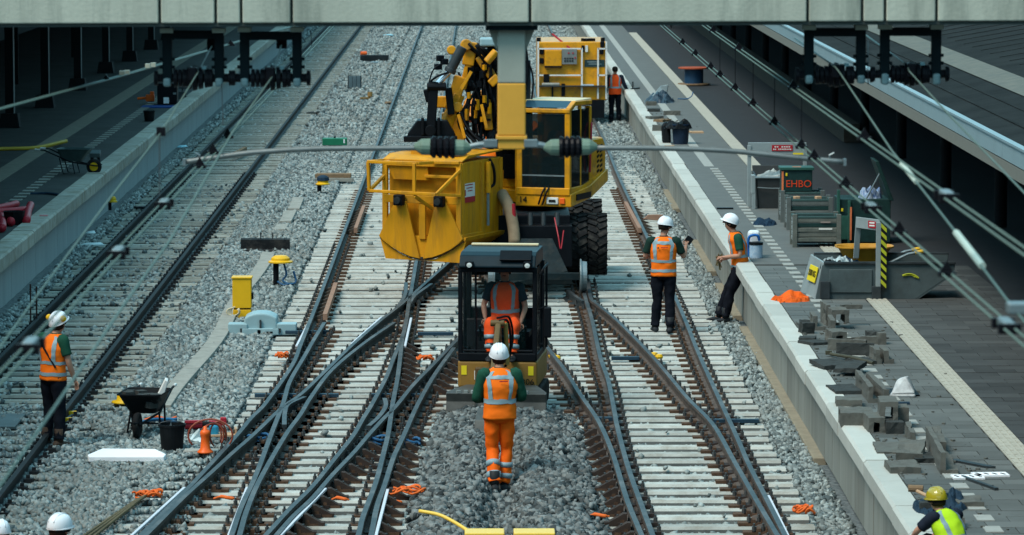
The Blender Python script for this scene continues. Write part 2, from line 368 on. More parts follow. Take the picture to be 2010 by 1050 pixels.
# --- stones
def stones(n, rng):
    c = np.array([[x, y, z] for x in (-1, 1) for y in (-1, 1) for z in (-1, 1)], float)
    v = c[None]*(0.55+0.55*rng.random((n, 8, 1))) + rng.normal(0, .16, (n, 8, 3))
    v *= (0.6+.8*rng.random((n, 1, 3)))
    q = rng.normal(size=(n, 4)); q /= np.linalg.norm(q, axis=1)[:, None]; a, b, cc, d = q.T
    M = np.stack([1-2*(cc*cc+d*d), 2*(b*cc-a*d), 2*(b*d+a*cc), 2*(b*cc+a*d), 1-2*(b*b+d*d), 2*(cc*d-a*b), 2*(b*d-a*cc), 2*(cc*d+a*b), 1-2*(b*b+cc*cc)], 1).reshape(n, 3, 3)
    return np.einsum('nij,nkj->nki', M, v)
FACE = np.array([(0, 1, 3), (0, 3, 2), (4, 6, 7), (4, 7, 5), (0, 4, 5), (0, 5, 1), (2, 3, 7), (2, 7, 6), (0, 2, 6), (0, 6, 4), (1, 5, 7), (1, 7, 3)])
rng = np.random.default_rng(3)
pts = []; sz = []
def on_sleeper(X, D):
    k = (D-38.0)/.6; f = abs(k-round(k))*.6
    if f > .17: return 0
    if -7.45 < X < -4.84: return 2
    if any(a < X < b for a, b in spans(D)): return 1
    return 0
for D0, D1, per, s0, s1 in ((37.5, 53, 430, .017, .036), (53, 72, 290, .019, .038), (72, 108, 180, .021, .04), (108, 190, 50, .028, .052)):
    area = (D1-D0)*11.64; m = int(area*per)
    X = -7.6+11.64*rng.random(m); D = D0+(D1-D0)*rng.random(m); u = rng.random(m); s = s0+(s1-s0)*rng.random(m)**1.7
    for x, d, uu, ss in zip(X, D, u, s):
        if d < 90:
            t = on_sleeper(x, d)
            if t == 1:
                lim = .992
                if d < D_ZONE0 and -.75 < x < 1.25: lim = .55
                if uu < lim: continue
            if t == 2 and uu < (.93 if noise.noise(V(x*1.1, d*.8, 2)) < .15 else .6): continue
            z = zb(x, d)
            if t == 1: z = max(z, .012)
            if t == 2: z = max(z, .0)
        else: z = zb(x, d)
        pts.append((x, d, z-.01+uu*.012)); sz.append(ss)
def in_heap(p):
    if p[1] > 52.6: return False
    sp = spans(min(p[1], D_ZONE0-.01)); return sp[0][1]-.2 < p[0] < sp[1][0]+.3
def scatter(name, sel, m):
    p = np.array([pts[i] for i in sel]); s_ = np.array([sz[i] for i in sel]); N_ = len(p)
    vv = stones(N_, rng)*s_[:, None, None] + p[:, None, :]
    me = bpy.data.meshes.new(name); me.vertices.add(N_*8); me.vertices.foreach_set('co', vv.astype(np.float32).ravel())
    fi = (FACE[None]+(np.arange(N_)*8)[:, None, None]).reshape(-1, 3)
    me.loops.add(len(fi)*3); me.loops.foreach_set('vertex_index', fi.ravel().astype(np.int32))
    me.polygons.add(len(fi)); me.polygons.foreach_set('loop_start', (np.arange(len(fi))*3).astype(np.int32)); me.polygons.foreach_set('loop_total', np.full(len(fi), 3, np.int32))
    me.update(); me.materials.append(m)
    o = bpy.data.objects.new(name, me); col.objects.link(o); stuff(o)
hp_ = [in_heap(p) for p in pts]; N_ = len(pts)
for i in range(N_):
    if hp_[i]: sz[i] *= 1.18
scatter('ballast_stones', [i for i in range(N_) if not hp_[i]], stone_m); scatter('dug_ballast', [i for i in range(N_) if hp_[i]], dug_m)
print('stones', N_)

# --- sleepers, rails, plates
def sleeper_mesh(L, w=.25):
    mb = MB(); s = .03
    sec = [(-w/2, -.2), (w/2, -.2), (w/2-.012, -.03), (w/2-.04, 0), (-w/2+.04, 0), (-w/2+.012, -.03)]
    mb.rings([[V(x, y, z) for y, z in sec] for x in (-L/2, L/2)]); m = mb.mesh('sleeper')
    return m
trk = thing('railway_track', 'old left-hand track with dark rails and half-buried brownish sleepers beside the left platform', 'railway track')
sweep_rail('rail', line(T1L, 20, 210), trk, old_rail, old_rail); sweep_rail('rail', line(T1R, 20, 210), trk, old_rail, old_rail)
sm = sleeper_mesh(2.52, .26); sm.materials.append(old_sleeper_m); sm.materials.append(mat('old_sleeper_side_shade', (0.15, 0.15, 0.135), .9, var=.4, orand=.3)); [setattr(f, 'material_index', 1) for f in sm.polygons if abs(f.normal.z) < .5]  # side faces coloured darker to carry the shade between sleepers
for D in SD[:90]:
    o = bpy.data.objects.new('sleeper', sm); col.objects.link(o); o.parent = trk; o.location = (-6.145+wob(.03), D, .012+wob(.012)); o.rotation_euler = (wob(.02), wob(.006), wob(.012))
mb = MB()
for D in np.arange(92, 200, .6): mb.box((-6.145+wob(.03), D, -.1+wob(.015)), (2.52, .25, .2), wob(.012))
stuff(mb.build('distant_sleepers', old_sleeper_m, trk))
mb = MB()
for D in SD[:90]:
    for X in (T1L, T1R):
        for s in (-1, 1): mb.box((X+s*.115, D, .03), (.11, .13, .06)); mb.box((X+s*.11, D, .075), (.045, .045, .05))
stuff(mb.build('rail_clips', old_rail, trk))

xo = thing('track_crossover', 'pair of pale-sleepered tracks joined by crossing switch rails under the excavators', 'railway track')
sides = {'a': rail_grey, 'c': rail_grey, 'd': rail_grey, 'b': rail_grey, 'g': rail_grey}
for k, p in RAILS.items(): sweep_rail('rail', p, xo, steel_top, sides.get(k, rust))
# wing and check rails of the frogs
for pts_ in ([(598, 778), (566, 793), (559, 810), (558, 833)], [(755, 781), (757, 797), (743, 818), (724, 835)], [(797, 554), (795, 578), (780, 602)], [(847, 556), (815, 579), (804, 594)], [(1112, 566), (1132, 582), (1145, 590)]):
    sweep_rail('wing_rail', smooth_path(wx(pts_), 5), xo, steel_top, dark_metal)
cache = {}
sl_side = mat('sleeper_side_dust_shade', (0.19, 0.195, 0.185), .9, var=.35, scale=6, orand=.25)  # ballast dust, plus the shade of the gaps put into the side colour
def crossover_sleepers():
    for D in SD:
        for a, b in spans(D):
            L = round((b-a)*10)/10
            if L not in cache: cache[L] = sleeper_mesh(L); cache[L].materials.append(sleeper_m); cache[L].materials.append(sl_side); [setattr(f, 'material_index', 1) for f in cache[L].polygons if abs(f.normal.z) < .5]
            o = bpy.data.objects.new('sleeper', cache[L]); col.objects.link(o); o.parent = xo
            o.location = ((a+b)/2+wob(.02), D, wob(.006)); o.rotation_euler = (0, 0, wob(.004))
crossover_sleepers()
mb = MB()
for D in np.arange(SD[-1]+.6, 200, .6):
    for X in (-1.9, 2.42): mb.box((X, D, -.1), (2.5, .27, .2))
stuff(mb.build('distant_sleepers', sleeper_m, xo))
# baseplates: nearest 300 singly, the rest as one part
cand = []
for k, p in RAILS.items():
    for D in SD:
        x = xat(p, D)
        if x is None or D > 88: continue
        s = -1 if k in 'lkji' else 1
        cand.append((D, x, s))
cand.sort()
def plate(mb, c, s):
    x, y, z = c
    mb.prism([V(x-s*.17, y-.075, z), V(x+s*.27, y-.075, z), V(x+s*.27, y-.075, z+.032), V(x+s*.13, y-.075, z+.032), V(x+s*.12, y-.075, z+.07), V(x+s*.08, y-.075, z+.07), V(x+s*.075, y-.075, z+.018), V(x-s*.17, y-.075, z+.018)], (0, .15, 0))
pm = {}
for s in (-1, 1):
    mb = MB(); plate(mb, (0, 0, 0), s); pm[s] = mb.mesh('baseplate'); pm[s].materials.append(plate_rust)
bmh = MB()
for i, (D, x, s) in enumerate(cand):
    if i < 300:
        o = bpy.data.objects.new('baseplate', pm[s]); col.objects.link(o); o.parent = xo; o.location = (x, D, 0)
    else: plate(bmh, (x, D, 0), s)
stuff(bmh.build('distant_baseplates', plate_rust, xo))
mb = MB()
for D, x, s in cand:
    if D > 75: continue
    for t in (.15, -.13):
        mb.cyl((x+s*t, D, .032), (x+s*t, D, .085), .026, 6); mb.cyl((x+s*t, D, .085), (x+s*t, D, .115), .014, 6)
stuff(mb.build('plate_bolts', bolt_m, xo))
# rust-brown rail braces beside the switch rails
br_m = mat('brace_rust', (0.060, 0.040, 0.032), .8, var=.5)
bmesh_ = {}
for sgn in (-1, 1):
    mb = MB().prism([V(sgn*.05, -.07, 0), V(sgn*.05, -.07, .13), V(sgn*.09, -.07, .13), V(sgn*.25, -.07, .04), V(sgn*.29, -.07, .04), V(sgn*.29, -.07, 0)], (0, .12, 0)); bmesh_[sgn] = mb.mesh('rail_brace'); bmesh_[sgn].materials.append(br_m)
for key, v0, v1, sgn in (('f', 660, 765, 1), ('h', 835, 1060, 1), ('h', 690, 760, 1), ('g', 850, 1060, 1), ('l', 830, 1060, -1), ('f', 770, 780, 1)):
    d0, d1 = G(900, v1, RT).y, G(900, v0, RT).y
    for D in SD:
        x = xat(RAILS[key], D)
        if d0 <= D <= d1 and x is not None:
            o = bpy.data.objects.new('rail_brace', bmesh_[sgn]); col.objects.link(o); o.parent = xo; o.location = (x, D+.0, .004); o.rotation_euler = (0, 0, wob(.05))
# dark soleplates filling the narrow gap between paired rails
mb = MB()
for k1, k2 in (('a', 'c'), ('b', 'd'), ('e', 'g'), ('f', 'h'), ('l', 'k'), ('j', 'i'), ('a', 'b'), ('c', 'd')):
    for D in SD:
        x1, x2 = xat(RAILS[k1], D), xat(RAILS[k2], D)
        if x1 is None or x2 is None or D > 62: continue
        if .12 < abs(x1-x2) < .42: mb.box(((x1+x2)/2, D, .02), (abs(x1-x2)+.30, .2, .04))
stuff(mb.build('slide_plates', mat('slide_plate', (0.05, 0.035, 0.03), .6, var=.4), xo))
def bar_px(name, a, b, w, h, z, m, parent):
    p, q = G(*a, z), G(*b, z); return MB().bar(p, q, w, h).build(name, m, parent, bev=.005)
for a, b in (((362, 958), (250, 1060)), ((485, 958), (446, 1060)), ((639, 960), (543, 1060)), ((761, 962), (736, 1060)), ((1230, 977), (1261, 1060)), ((1508, 974), (1550, 1060)), ((611, 624), (582, 680)), ((749, 623), (690, 676)), ((807, 625), (795, 680))):
    bar_px('heating_bar', a, b, .035, .03, .135, white_bar, xo)
# stretcher bars across the turnouts
for a, b in (((500, 776), (665, 776)), ((725, 776), (830, 776)), ((1200, 703), (1255, 703)), ((1160, 822), (1215, 822)), ((1400, 826), (1490, 826)), ((560, 652), (640, 652)), ((820, 655), (890, 655))):
    bar_px('stretcher_bar', a, b, .07, .05, .06, mat('stretcher_blue', (0.02, 0.05, 0.08), .5, var=.3), xo)
# ribbed check-rail guards
def ribbed(a, b, side):
    p, q = G(*a, .12), G(*b, .12); d = q-p; L = d.length; x = V(d.y, -d.x, 0).normalized()*side
    t = MB().bar(p, q, .07, .1).build('check_rail', mat('check_rust', (0.33, 0.19, 0.13), .85, var=.25), xo)
    nn = 8
    for i in range(nn):
        c = p+d*((i+.5)/nn); f = MB()
        f.prism([c+V(0, -.03, .03), c+x*.34+V(0, -.03, -.1), c+V(0, -.03, -.12)], (0, .10, 0)).build('chair_bracket', mat('bracket_rust', (0.085, 0.065, 0.05), .85, var=.4), t)
ribbed((659, 560), (638, 622), 1); ribbed((714, 408), (698, 452), 1); ribbed((1228, 400), (1256, 452), -1)

# --- platforms
PZ = 0.93
rp = thing('right_platform', 'right-hand paved platform with pale concrete edge and a tactile strip', 'platform')
rp.name = 'station_platform'
MB().box((9.26, 110, PZ/2-.2), (10.0, 260, PZ+.36)).build('platform_body', paver_shade, rp).location = (0, 0, 0.0)
# wall panels and coping stones
wm = MB().box((0, 0, 0), (.12, .985, .74)).mesh('wall_panel'); wm.materials.append(wall_conc)
cm = MB().prism([V(-.16, -.745, -.09), V(.10, -.745, -.09), V(.10, -.745, .09), V(-.13, -.745, .09), V(-.16, -.745, .06)], (0, 1.49, 0)).mesh('coping_stone'); cm.materials.append(plat_conc)
for k in range(110):
    o = bpy.data.objects.new('wall_panel', wm); col.objects.link(o); o.parent = rp; o.location = (4.20+wob(.004), 34+k*1.0, .385)
for k in range(95):
    o = bpy.data.objects.new('coping_stone', cm); col.objects.link(o); o.parent = rp; o.location = (4.16+wob(.006), 33+k*1.5, PZ-.075+wob(.004))
MB().box((4.2, 196, .45), (.12, 100, .9)).build('distant_wall', wall_conc, rp)
MB().box((4.13, 205, PZ-.07), (.26, 60, .18)).build('distant_coping', plat_conc, rp)
# pavers
cells = []
for j in range(int((62-35)/.33)):
    off = (j % 2)*.25
    for lo, hi in ((4.275, 5.535), (5.845, 7.6)):
        x = lo-off
        while x < hi-.03:
            x0, x1 = max(x, lo), min(x+.5, hi)
            if x1-x0 > .03: cells.append((35+j*.33, x0, x1))
            x += .5
vis = [c for c in sorted(cells) if c[0] > 37.3]
nearest = set(vis[:300])
p_in = mat('paver_single', (0.132, 0.139, 0.132), .85, var=.25, scale=1.3, orand=.25)
p_out = mat('paver_outer_single', (0.070, 0.075, 0.075), .85, var=.3, scale=1.3, orand=.25)  # outer pavers: darker type, with canopy shade also put into the colour
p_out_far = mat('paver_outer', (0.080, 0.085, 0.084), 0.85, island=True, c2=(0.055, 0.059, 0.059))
pmesh = {}; far_in, far_out = MB(), MB()
for c in cells:
    out = c[1] > 5.8
    if c in nearest:
        key = (round(c[2]-c[1], 2), out)
        if key not in pmesh:
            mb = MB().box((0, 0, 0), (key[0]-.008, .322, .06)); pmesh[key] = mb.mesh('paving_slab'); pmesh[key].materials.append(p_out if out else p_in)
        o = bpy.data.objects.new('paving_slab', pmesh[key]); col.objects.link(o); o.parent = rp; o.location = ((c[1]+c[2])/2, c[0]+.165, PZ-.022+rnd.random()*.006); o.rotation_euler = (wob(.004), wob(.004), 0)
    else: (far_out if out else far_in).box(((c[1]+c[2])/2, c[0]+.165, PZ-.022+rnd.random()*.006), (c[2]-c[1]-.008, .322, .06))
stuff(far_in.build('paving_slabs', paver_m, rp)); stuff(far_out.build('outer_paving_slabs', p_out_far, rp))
MB().box((4.905, 125, PZ-.02), (1.26, 126, .056)).build('inner_paving', mat('inner_paving', (0.135, 0.142, 0.136), .85, var=.2, scale=2.5), rp)
# tactile strip: ribbed tiles
mb = MB()
for j in range(int((150-35)/.3)):
    y = 35+j*.3
    mb.box((5.69, y+.15, PZ+.008), (.29, .292, .014))
    if y < 75:
        for r in range(4): mb.box((5.69-.1125+r*.075, y+.15, PZ+.019), (.04, .26, .008))
stuff(mb.build('tactile_tiles', tactile_m, rp))
mm = MB().box((0, 0, 0), (.165, .33, .012)).mesh('edge_marker'); mm.materials.append(marker_m)
for k in range(70):
    o = bpy.data.objects.new('edge_marker', mm); col.objects.link(o); o.parent = rp; o.location = (4.80, 36.2+k*.66, PZ+.014)
MB().box((4.74, 130, PZ+.006), (.2, 95, .012)).build('pale_line', marker_m, rp)
# sandy strip at the wall foot
for k, (a, b) in enumerate(((47.6, 61.5), (63, 68), (70, 76), (83, 88))):
    struct(MB().box((4.09, (a+b)/2, -.03), (.16, b-a, .1)).build('sand_strip', sand_m, bev=.01))
# canopy on the right
cn = thing('platform_canopy', 'dark flat platform roof with pale blue fascia above the right platform', 'canopy')
EX, EZ = 6.35, 3.74
mb = MB(); mb.add([(EX, 10, EZ), (EX, 230, EZ), (15, 230, EZ+1.5), (15, 10, EZ+1.5)], [(0, 1, 2, 3)]); mb.add([(EX, 10, EZ-.12), (EX, 230, EZ-.12), (15, 230, EZ-.12), (15, 10, EZ-.12)], [(3, 2, 1, 0)])
mb.build('roof_deck', roof_m, cn)
for k in range(46):                                     # fascia lengths
    MB().box((EX-.05, 14+k*4.5, EZ+.01), (.05, 4.48, .21)).build('fascia_panel', fascia_m, cn)
MB().box((EX-.02, 115, EZ-.19), (.10, 210, .16)).build('soffit', soffit_m, cn)
MB().box((EX-.05, 115, EZ+.13), (.09, 210, .03)).build('drip_edge', fascia_m, cn)
mb = MB(); mb.add([(7.55, 10, EZ+.225), (7.55, 230, EZ+.225), (8.0, 230, EZ+.305), (8.0, 10, EZ+.305)], [(0, 1, 2, 3)]); mb.build('grit_valley', gutter_dirt, cn)
mb = MB()
for k in range(150): mb.bar((8.35, 22+k*1.2, EZ+.345), (14.9, 22+k*1.2, EZ+1.495), .05, .02)
for X, z in ((6.9, .1), (7.25, .155)): mb.bar((X, 20, EZ+z), (X, 220, EZ+z), .05, .02)
stuff(mb.build('roof_ribs', roof_m, cn))
cmx = MB().cyl((0, 0, PZ), (0, 0, EZ-.12), .11, 14).mesh('column'); cmx.materials.append(col_m)
for k in range(20):
    o = bpy.data.objects.new('column', cmx); col.objects.link(o); o.parent = cn; o.location = (9.0, 44+k*8.2, 0)
bw = thing('station_building', 'dark glazed wall of the station building behind the right platform', 'building')
MB().box((11.2, 110, 2.3), (.4, 240, 3.0)).build('wall', dark_wall, bw)
pmn = MB().box((0, 0, 0), (.05, .06, 2.6)).mesh('mullion'); pmn.materials.append(mat('mullion', (0.07, 0.07, 0.07), .5))
for k in range(60):
    o = bpy.data.objects.new('mullion', pmn); col.objects.link(o); o.parent = bw; o.location = (10.98, 40+k*2.0, 2.2)
MB().box((8.4, 125, PZ+.2), (.35, 70, .42)).build('plinth', mat('plinth', (0.075, 0.065, 0.052), .9, var=.3), bw)
# left platform
lp = thing('station_platform', 'shaded left-hand platform with grey panelled wall and weathered edge', 'platform')
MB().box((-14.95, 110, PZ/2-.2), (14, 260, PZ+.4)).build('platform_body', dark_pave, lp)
wl = MB().box((0, 0, 0), (.1, 1.78, .78)).mesh('wall_panel'); wl.materials.append(wall_left)
cl = MB().prism([V(-.2, -.89, -.12), V(.17, -.89, -.12), V(.17, -.89, .09), V(.14, -.89, .12), V(-.2, -.89, .12)], (0, 1.78, 0)).mesh('coping_stone'); cl.materials.append(cop_left)
for k in range(75):
    o = bpy.data.objects.new('wall_panel', wl); col.objects.link(o); o.parent = lp; o.location = (-7.86, 36+k*1.8, .36)
    o = bpy.data.objects.new('coping_stone', cl); col.objects.link(o); o.parent = lp; o.location = (-7.80, 36+k*1.8, PZ-.075+wob(.006))
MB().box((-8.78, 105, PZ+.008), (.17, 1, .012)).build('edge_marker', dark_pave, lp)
mml = MB().box((0, 0, 0), (.22, .34, .014)).mesh('edge_marker'); mml.materials.append(mat('left_marker', (0.27, 0.27, 0.24), .85, var=.3))
for k in range(95):
    o = bpy.data.objects.new('edge_marker', mml); col.objects.link(o); o.parent = lp; o.location = (-8.72, 56+k*.7, PZ+.012)
MB().box((-9.75, 110, PZ+.008), (.42, 150, .014)).build('tactile_tiles', mat('left_tactile', (0.22, 0.205, 0.165), .9, var=.3), lp)
lc = thing('platform_canopy', 'unlit roof and dark columns over the left platform', 'canopy')
MB().box((-14.6, 100, 5.0), (12.8, 260, .5)).build('roof_deck', roof_m, lc)
for i, (u, v) in enumerate(((20, 250), (89, 211), (153, 177), (208, 143), (255, 120), (297, 97), (330, 78))):
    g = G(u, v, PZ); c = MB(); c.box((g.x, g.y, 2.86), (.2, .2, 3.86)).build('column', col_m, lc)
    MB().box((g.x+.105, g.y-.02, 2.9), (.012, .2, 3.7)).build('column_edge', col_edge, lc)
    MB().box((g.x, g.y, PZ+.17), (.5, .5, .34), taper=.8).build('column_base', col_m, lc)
for k in range(5):
    MB().box((-13.4, 98+k*8.2, 2.86), (.16, .16, 3.86)).build('column', col_m, lc)
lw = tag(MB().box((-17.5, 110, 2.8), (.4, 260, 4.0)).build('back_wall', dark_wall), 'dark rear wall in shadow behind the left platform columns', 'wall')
# --- concrete beam in front
BD = 26.0
def px_x(u, D, z=6.1): return P(u, 48, D).x
bb = thing('overhead_beam', 'weathered concrete bridge beam of jointed panels spanning the top of the picture', 'beam')
edges = [-14.0, px_x(0, BD)-.4, px_x(318, BD), px_x(428, BD), px_x(478, BD), px_x(577, BD), px_x(958, BD), px_x(1045, BD), px_x(1590, BD), px_x(1697, BD), px_x(1742, BD), px_x(1843, BD), px_x(2010, BD)+.5, 14.0]
zbot = P(1005, 47, BD).z
for a, b in zip(edges, edges[1:]):
    MB().box(((a+b)/2, BD+.6, zbot+.85), (b-a-.018, 1.2, 1.68)).build('panel', concrete, bb, bev=.008)
MB().box((0, BD+.62, zbot+.84), (27.9, 1.16, 1.66)).build('core', mat('joint_dark', (0.06, 0.07, 0.065), .9), bb)
MB().box((0, BD+.62, zbot-.0), (27.9, 1.2, .025)).build('soffit_strip', mat('joint_dark', (0, 0, 0)), bb)
bb.rotation_euler = (0, R(-.14), 0); bb.location = (0, 0, -.0)

# --- unseen hall and side blocks, added to cut the low sky light
sh_ = thing('light_block_hall', 'added unseen light-blocking hall with a footbridge deck at the near end of the tracks', 'building')
blocker_m = mat('blocker_facade', (0.10, 0.105, 0.11), .7, var=.2)
MB().box((0, -14, 5.0), (70, 4, 10)).build('blocker_wall', blocker_m, sh_); MB().box((0, -6.2, 5.2), (60, 11, .5)).build('blocker_deck', blocker_m, sh_); MB().box((0, -.75, 5.75), (60, .12, .9)).build('blocker_parapet', blocker_m, sh_)
for x in (-22, -9, 9, 22): MB().box((x, -6, 2.4), (.8, .8, 5.0)).build('blocker_pier', blocker_m, sh_)
tag(MB().box((-24, 90, 6.5), (8, 250, 13)).build('light_block_side', blocker_m), 'added dark block beyond the left platform canopy, cutting sky light', 'building')
tag(MB().box((20.5, 90, 6.5), (9, 250, 13)).build('light_block_side', blocker_m), 'added dark block beyond the right platform canopy roof, cutting sky light', 'building')
# ================================================================== OVERHEAD LINE
def hanger(uL, uR, v_top, v_bar, v_ins, v_bot, label):
    l, r = P(uL, v_top, BD+.3), P(uR, v_top, BD+.3); t = thing('wire_hanger', label, 'hanger', ((l.x+r.x)/2, BD+.3, l.z), 0, 'insulated hangers under the beam')
    hw = (r.x-l.x)/2; zi = P(uL, v_ins, BD+.3).z-l.z; zb_ = P(uL, v_bot, BD+.3).z-l.z; zbar = P(uL, v_bar, BD+.3).z-l.z
    for s in (-1, 1):
        MB().box((s*hw, 0, -.012), (.085, .12, .03)).build('pad', pad_m, t)
        leg = MB().box((s*hw, 0, (zi-.02)/2-.02), (.062, .075, -zi+.0)).build('leg', hanger_m, t, bev=.006)
        b = MB()
        for k in (.62, .78): b.cyl((s*hw-.05, 0, zi*k), (s*hw+.05, 0, zi*k), .011, 8)
        b.build('bolt', hanger_m, leg)
        MB().box((s*hw, -.02, (zi+zb_)/2-.01), (.05, .09, abs(zb_-zi)*1.7)).build('clamp', hanger_end, leg, bev=.015)
    MB().box((0, 0, zbar), (2*hw-.06, .07, .055)).build('crossbar', hanger_m, t)
    prof = []
    ins = MB(); M = Matrix.Rotation(R(90), 3, 'Y')
    def disc(x, rr, h): ins.lathe([(.02, -h/2), (rr, -h/2+.004), (rr*.93, h/2-.004), (.02, h/2)], (x, 0, zi), 16, M)
    ins.cyl((-hw-.08, 0, zi), (hw+.08, 0, zi), .028, 10)
    for s in (-1, 1):
        for d, rr in ((-.075, .052), (.055, .062), (.085, .06)): disc(s*(hw-d if True else 0), rr, .03)
    for x, rr in ((-.055, .062), (-.025, .078), (.012, .085), (.05, .075), (.09, .066)): disc(x, rr, .035)
    ins.build('insulator', insul_black, t, smooth=False)
    MB().box((0, -.05, zi+.03), (.06, .1, .09)).build('wire_clamp', insul_black, t, bev=.01)
    MB().box((.075, -.04, zi+.07), (.03, .05, .02)).build('pin', hanger_end, t)
    return t
hanger(328, 430, 56, 68, 153, 163, 'leftmost black insulated wire hanger under the beam')
hanger(480, 583, 54, 70, 153, 163, 'black insulated wire hanger under the beam left of the grey and yellow post')
hanger(1588, 1690, 50, 63, 147, 157, 'black insulated wire hanger under the beam right of the grey and yellow post')
hanger(1737, 1838, 49, 62, 145, 158, 'rightmost black insulated wire hanger under the beam')
# post with rods
pt = P(1004, 50, BD+.2); pb = P(1004, 265, BD+.2); pm_ = P(1004, 162, BD+.2); pe = P(1004, 290, BD+.2)
post = thing('drop_post', 'square drop post hanging from the beam, grey above and yellow below', 'post', (pt.x, BD+.2, pb.z))
z0 = pb.z
MB().box((0, 0, (pt.z+pm_.z)/2-z0), (.182, .182, pt.z-pm_.z)).build('upper_shaft', post_grey, post, bev=.01, seg=2)
MB().box((0, 0, (pm_.z)/2-z0/2), (.186, .186, pm_.z-z0)).build('lower_shaft', post_yellow, post, bev=.01, seg=2)
MB().box((0, 0, -.012), (.205, .205, .025)).build('flange', post_yellow, post, bev=.005)
MB().box((0, 0, (pe.z-z0)/2-.01), (.175, .175, abs(pe.z-z0)-.01)).build('foot_block', post_yellow, post, bev=.008)
for s in (-1, 1): MB().prism([V(s*.09, -.02, pt.z-z0), V(s*.15, -.02, pt.z-z0), V(s*.15, -.02, pt.z-z0-.03), V(s*.095, -.02, pt.z-z0-.17)], (0, .04, 0)).build('bracket', post_grey, post)
MB().box((0, 0, pt.z-z0-.01), (.34, .3, .03)).build('top_plate', hanger_m, post)
for s, us in ((-1, [(838, 288), (900, 290)]), (1, [(1147, 288), (1092, 289)])):
    a, b = P(*us[0], BD), P(*us[1], BD)
    rod = thing('steady_rod', 'long bent steady rod with ribbed insulator on the %s of the drop post' % ('left' if s < 0 else 'right'), 'rod', (post.location.x, BD, a.z))
    L0 = rod.location; M = Matrix.Rotation(R(90)*s, 3, 'Y')
    def loc(u, v): return P(u, v, BD) - L0
    if s < 0: path = [(836, 290), (760, 291), (620, 292), (500, 299), (430, 308), (362, 318)]
    else: path = [(1165, 290), (1300, 291), (1430, 296), (1560, 309), (1658, 318)]
    MB().tube(smooth_path([loc(*p) for p in path], 5), .0175, 8).build('rod', mat('rod_grey', (0.23, 0.25, 0.245), .5, metal=.4, var=.3), rod, smooth=True)
    e = loc(*path[-1]); MB().box(e, (.02, .05, .045)).build('end_stop', grey_metal, rod); 
    MB().tube([e+V(-s*.10, 0, 0), e+V(-s*.10, 0, .045), e+V(-s*.07, 0, .06)], .008, 6).build('hook', grey_metal, rod)
    la, lb = loc(*us[0]), loc(*us[1]); d = (lb-la)
    for p, q in ((la, 1), (lb, -1)):
        MB().lathe([(.018, -.085), (.035, -.06), (.052, -.035), (.055, .035), (.03, .045)], p, 14, Matrix.Rotation(R(90)*(1 if p is la and s < 0 or p is lb and s > 0 else -1), 3, 'Y')).build('cap', insul_green, rod, smooth=False, bev=.004)
    sh = MB(); sh.cyl(la, lb, .045, 12)
    for k in range(4):
        c = la+d*(.2+.2*k); sh.lathe([(.045, -.02), (.070, -.016), (.074, 0), (.045, .03)], c, 16, M)
    sh.build('insulator', insul_black, rod)
    arm = MB()
    x1, x2 = (905, 975) if s < 0 else (1090, 1030)
    arm.tube([loc(x1, 290), loc((x1+x2)/2, 284), loc(x2, 282)], [.016, .022, .026], 8); arm.box(loc(x2-s*(-12), 281), (.09, .05, .05))
    arm.build('socket', grey_metal, rod, bev=.004)
def wire_pair(name, label, pts_, gap, r=.0055):
    t = thing(name, label, 'wire', pts_[0])
    for s in (-.5, .5): MB().tube([p+V(gap*s, 0, 0)-pts_[0] for p in pts_], r, 6).build('wire', wire_m, t, smooth=True)
    return t
def clip(t, p, big=False):
    q = p - t.location
    if big:
        MB().box(q+V(0, 0, .012), (.05, .20, .03)).build('clamp', grey_metal, t, bev=.01); MB().box(q+V(0, -.1, .0), (.09, .03, .04)).build('clamp_bolt', insul_black, t); MB().box(q+V(0, .1, 0), (.09, .03, .04)).build('clamp_bolt', insul_black, t)
    else: MB().box(q, (.075, .07, .02)).build('clip', insul_black, t); MB().prism([q+V(-.03, 0, .01), q+V(.03, 0, .01), q+V(0, 0, .06)], (0, .012, 0)).build('clip_yoke', insul_black, t)
def on_line(a, b, u):                                    # point of wire a-b seen at picture column u
    for k in range(60):
        t = k/59.0; lo, hi = 0.0, 1.0
    def uu(p):
        d = p-V(0, 0, CAMZ); return CX+FPX*d.dot(_rt)/d.dot(_fw)
    lo, hi = 0.0, 1.0; ul, uh = uu(a), uu(b)
    for _ in range(50):
        m = (lo+hi)/2; um = uu(a+(b-a)*m)
        if (um-u)*(uh-ul) > 0: hi = m
        else: lo = m
    return a+(b-a)*((lo+hi)/2)
cw0, cw1 = V(2.07, 9, CAMZ-1.80), V(2.07, 120, CAMZ-1.80)
mw0, mw1 = V(2.07, 9, CAMZ-1.457), V(2.07, 120, CAMZ-1.457)
cr = wire_pair('contact_wire', 'lower twin overhead wires crossing the right platform view', [cw0, cw1], .042)
mr = wire_pair('messenger_wire', 'upper twin overhead wires on the right hung above the lower pair', [mw0, mw1], .042)
for u in (1340, 1365, 1395, 1413, 1443, 1478, 1520, 1573, 1598, 1660, 1765, 1858): clip(cr, on_line(cw0, cw1, u))
for u in (1710, 1975): clip(cr, on_line(cw0, cw1, u), True)
for u in (1400, 1450, 1557, 1697): clip(mr, on_line(mw0, mw1, u))
clip(mr, on_line(mw0, mw1, 1858), True)
dr = MB()
for u in (1413, 1443, 1478, 1520, 1573):
    p = on_line(cw0, cw1, u); dr.tube([p+V(0, 0, .04)-cw0, V(p.x, p.y, mw0.z)-cw0], .0035, 5)
dr.build('droppers', insul_black, cr)
lw0, lw1 = V(-1.735, 9, CAMZ-1.83), V(-1.735, 120, CAMZ-1.83)
cl_ = wire_pair('contact_wire', 'twin pale overhead wires crossing the left track view', [lw0, lw1], .042)
for u in (447, 418, 392): clip(cl_, on_line(lw0, lw1, u))
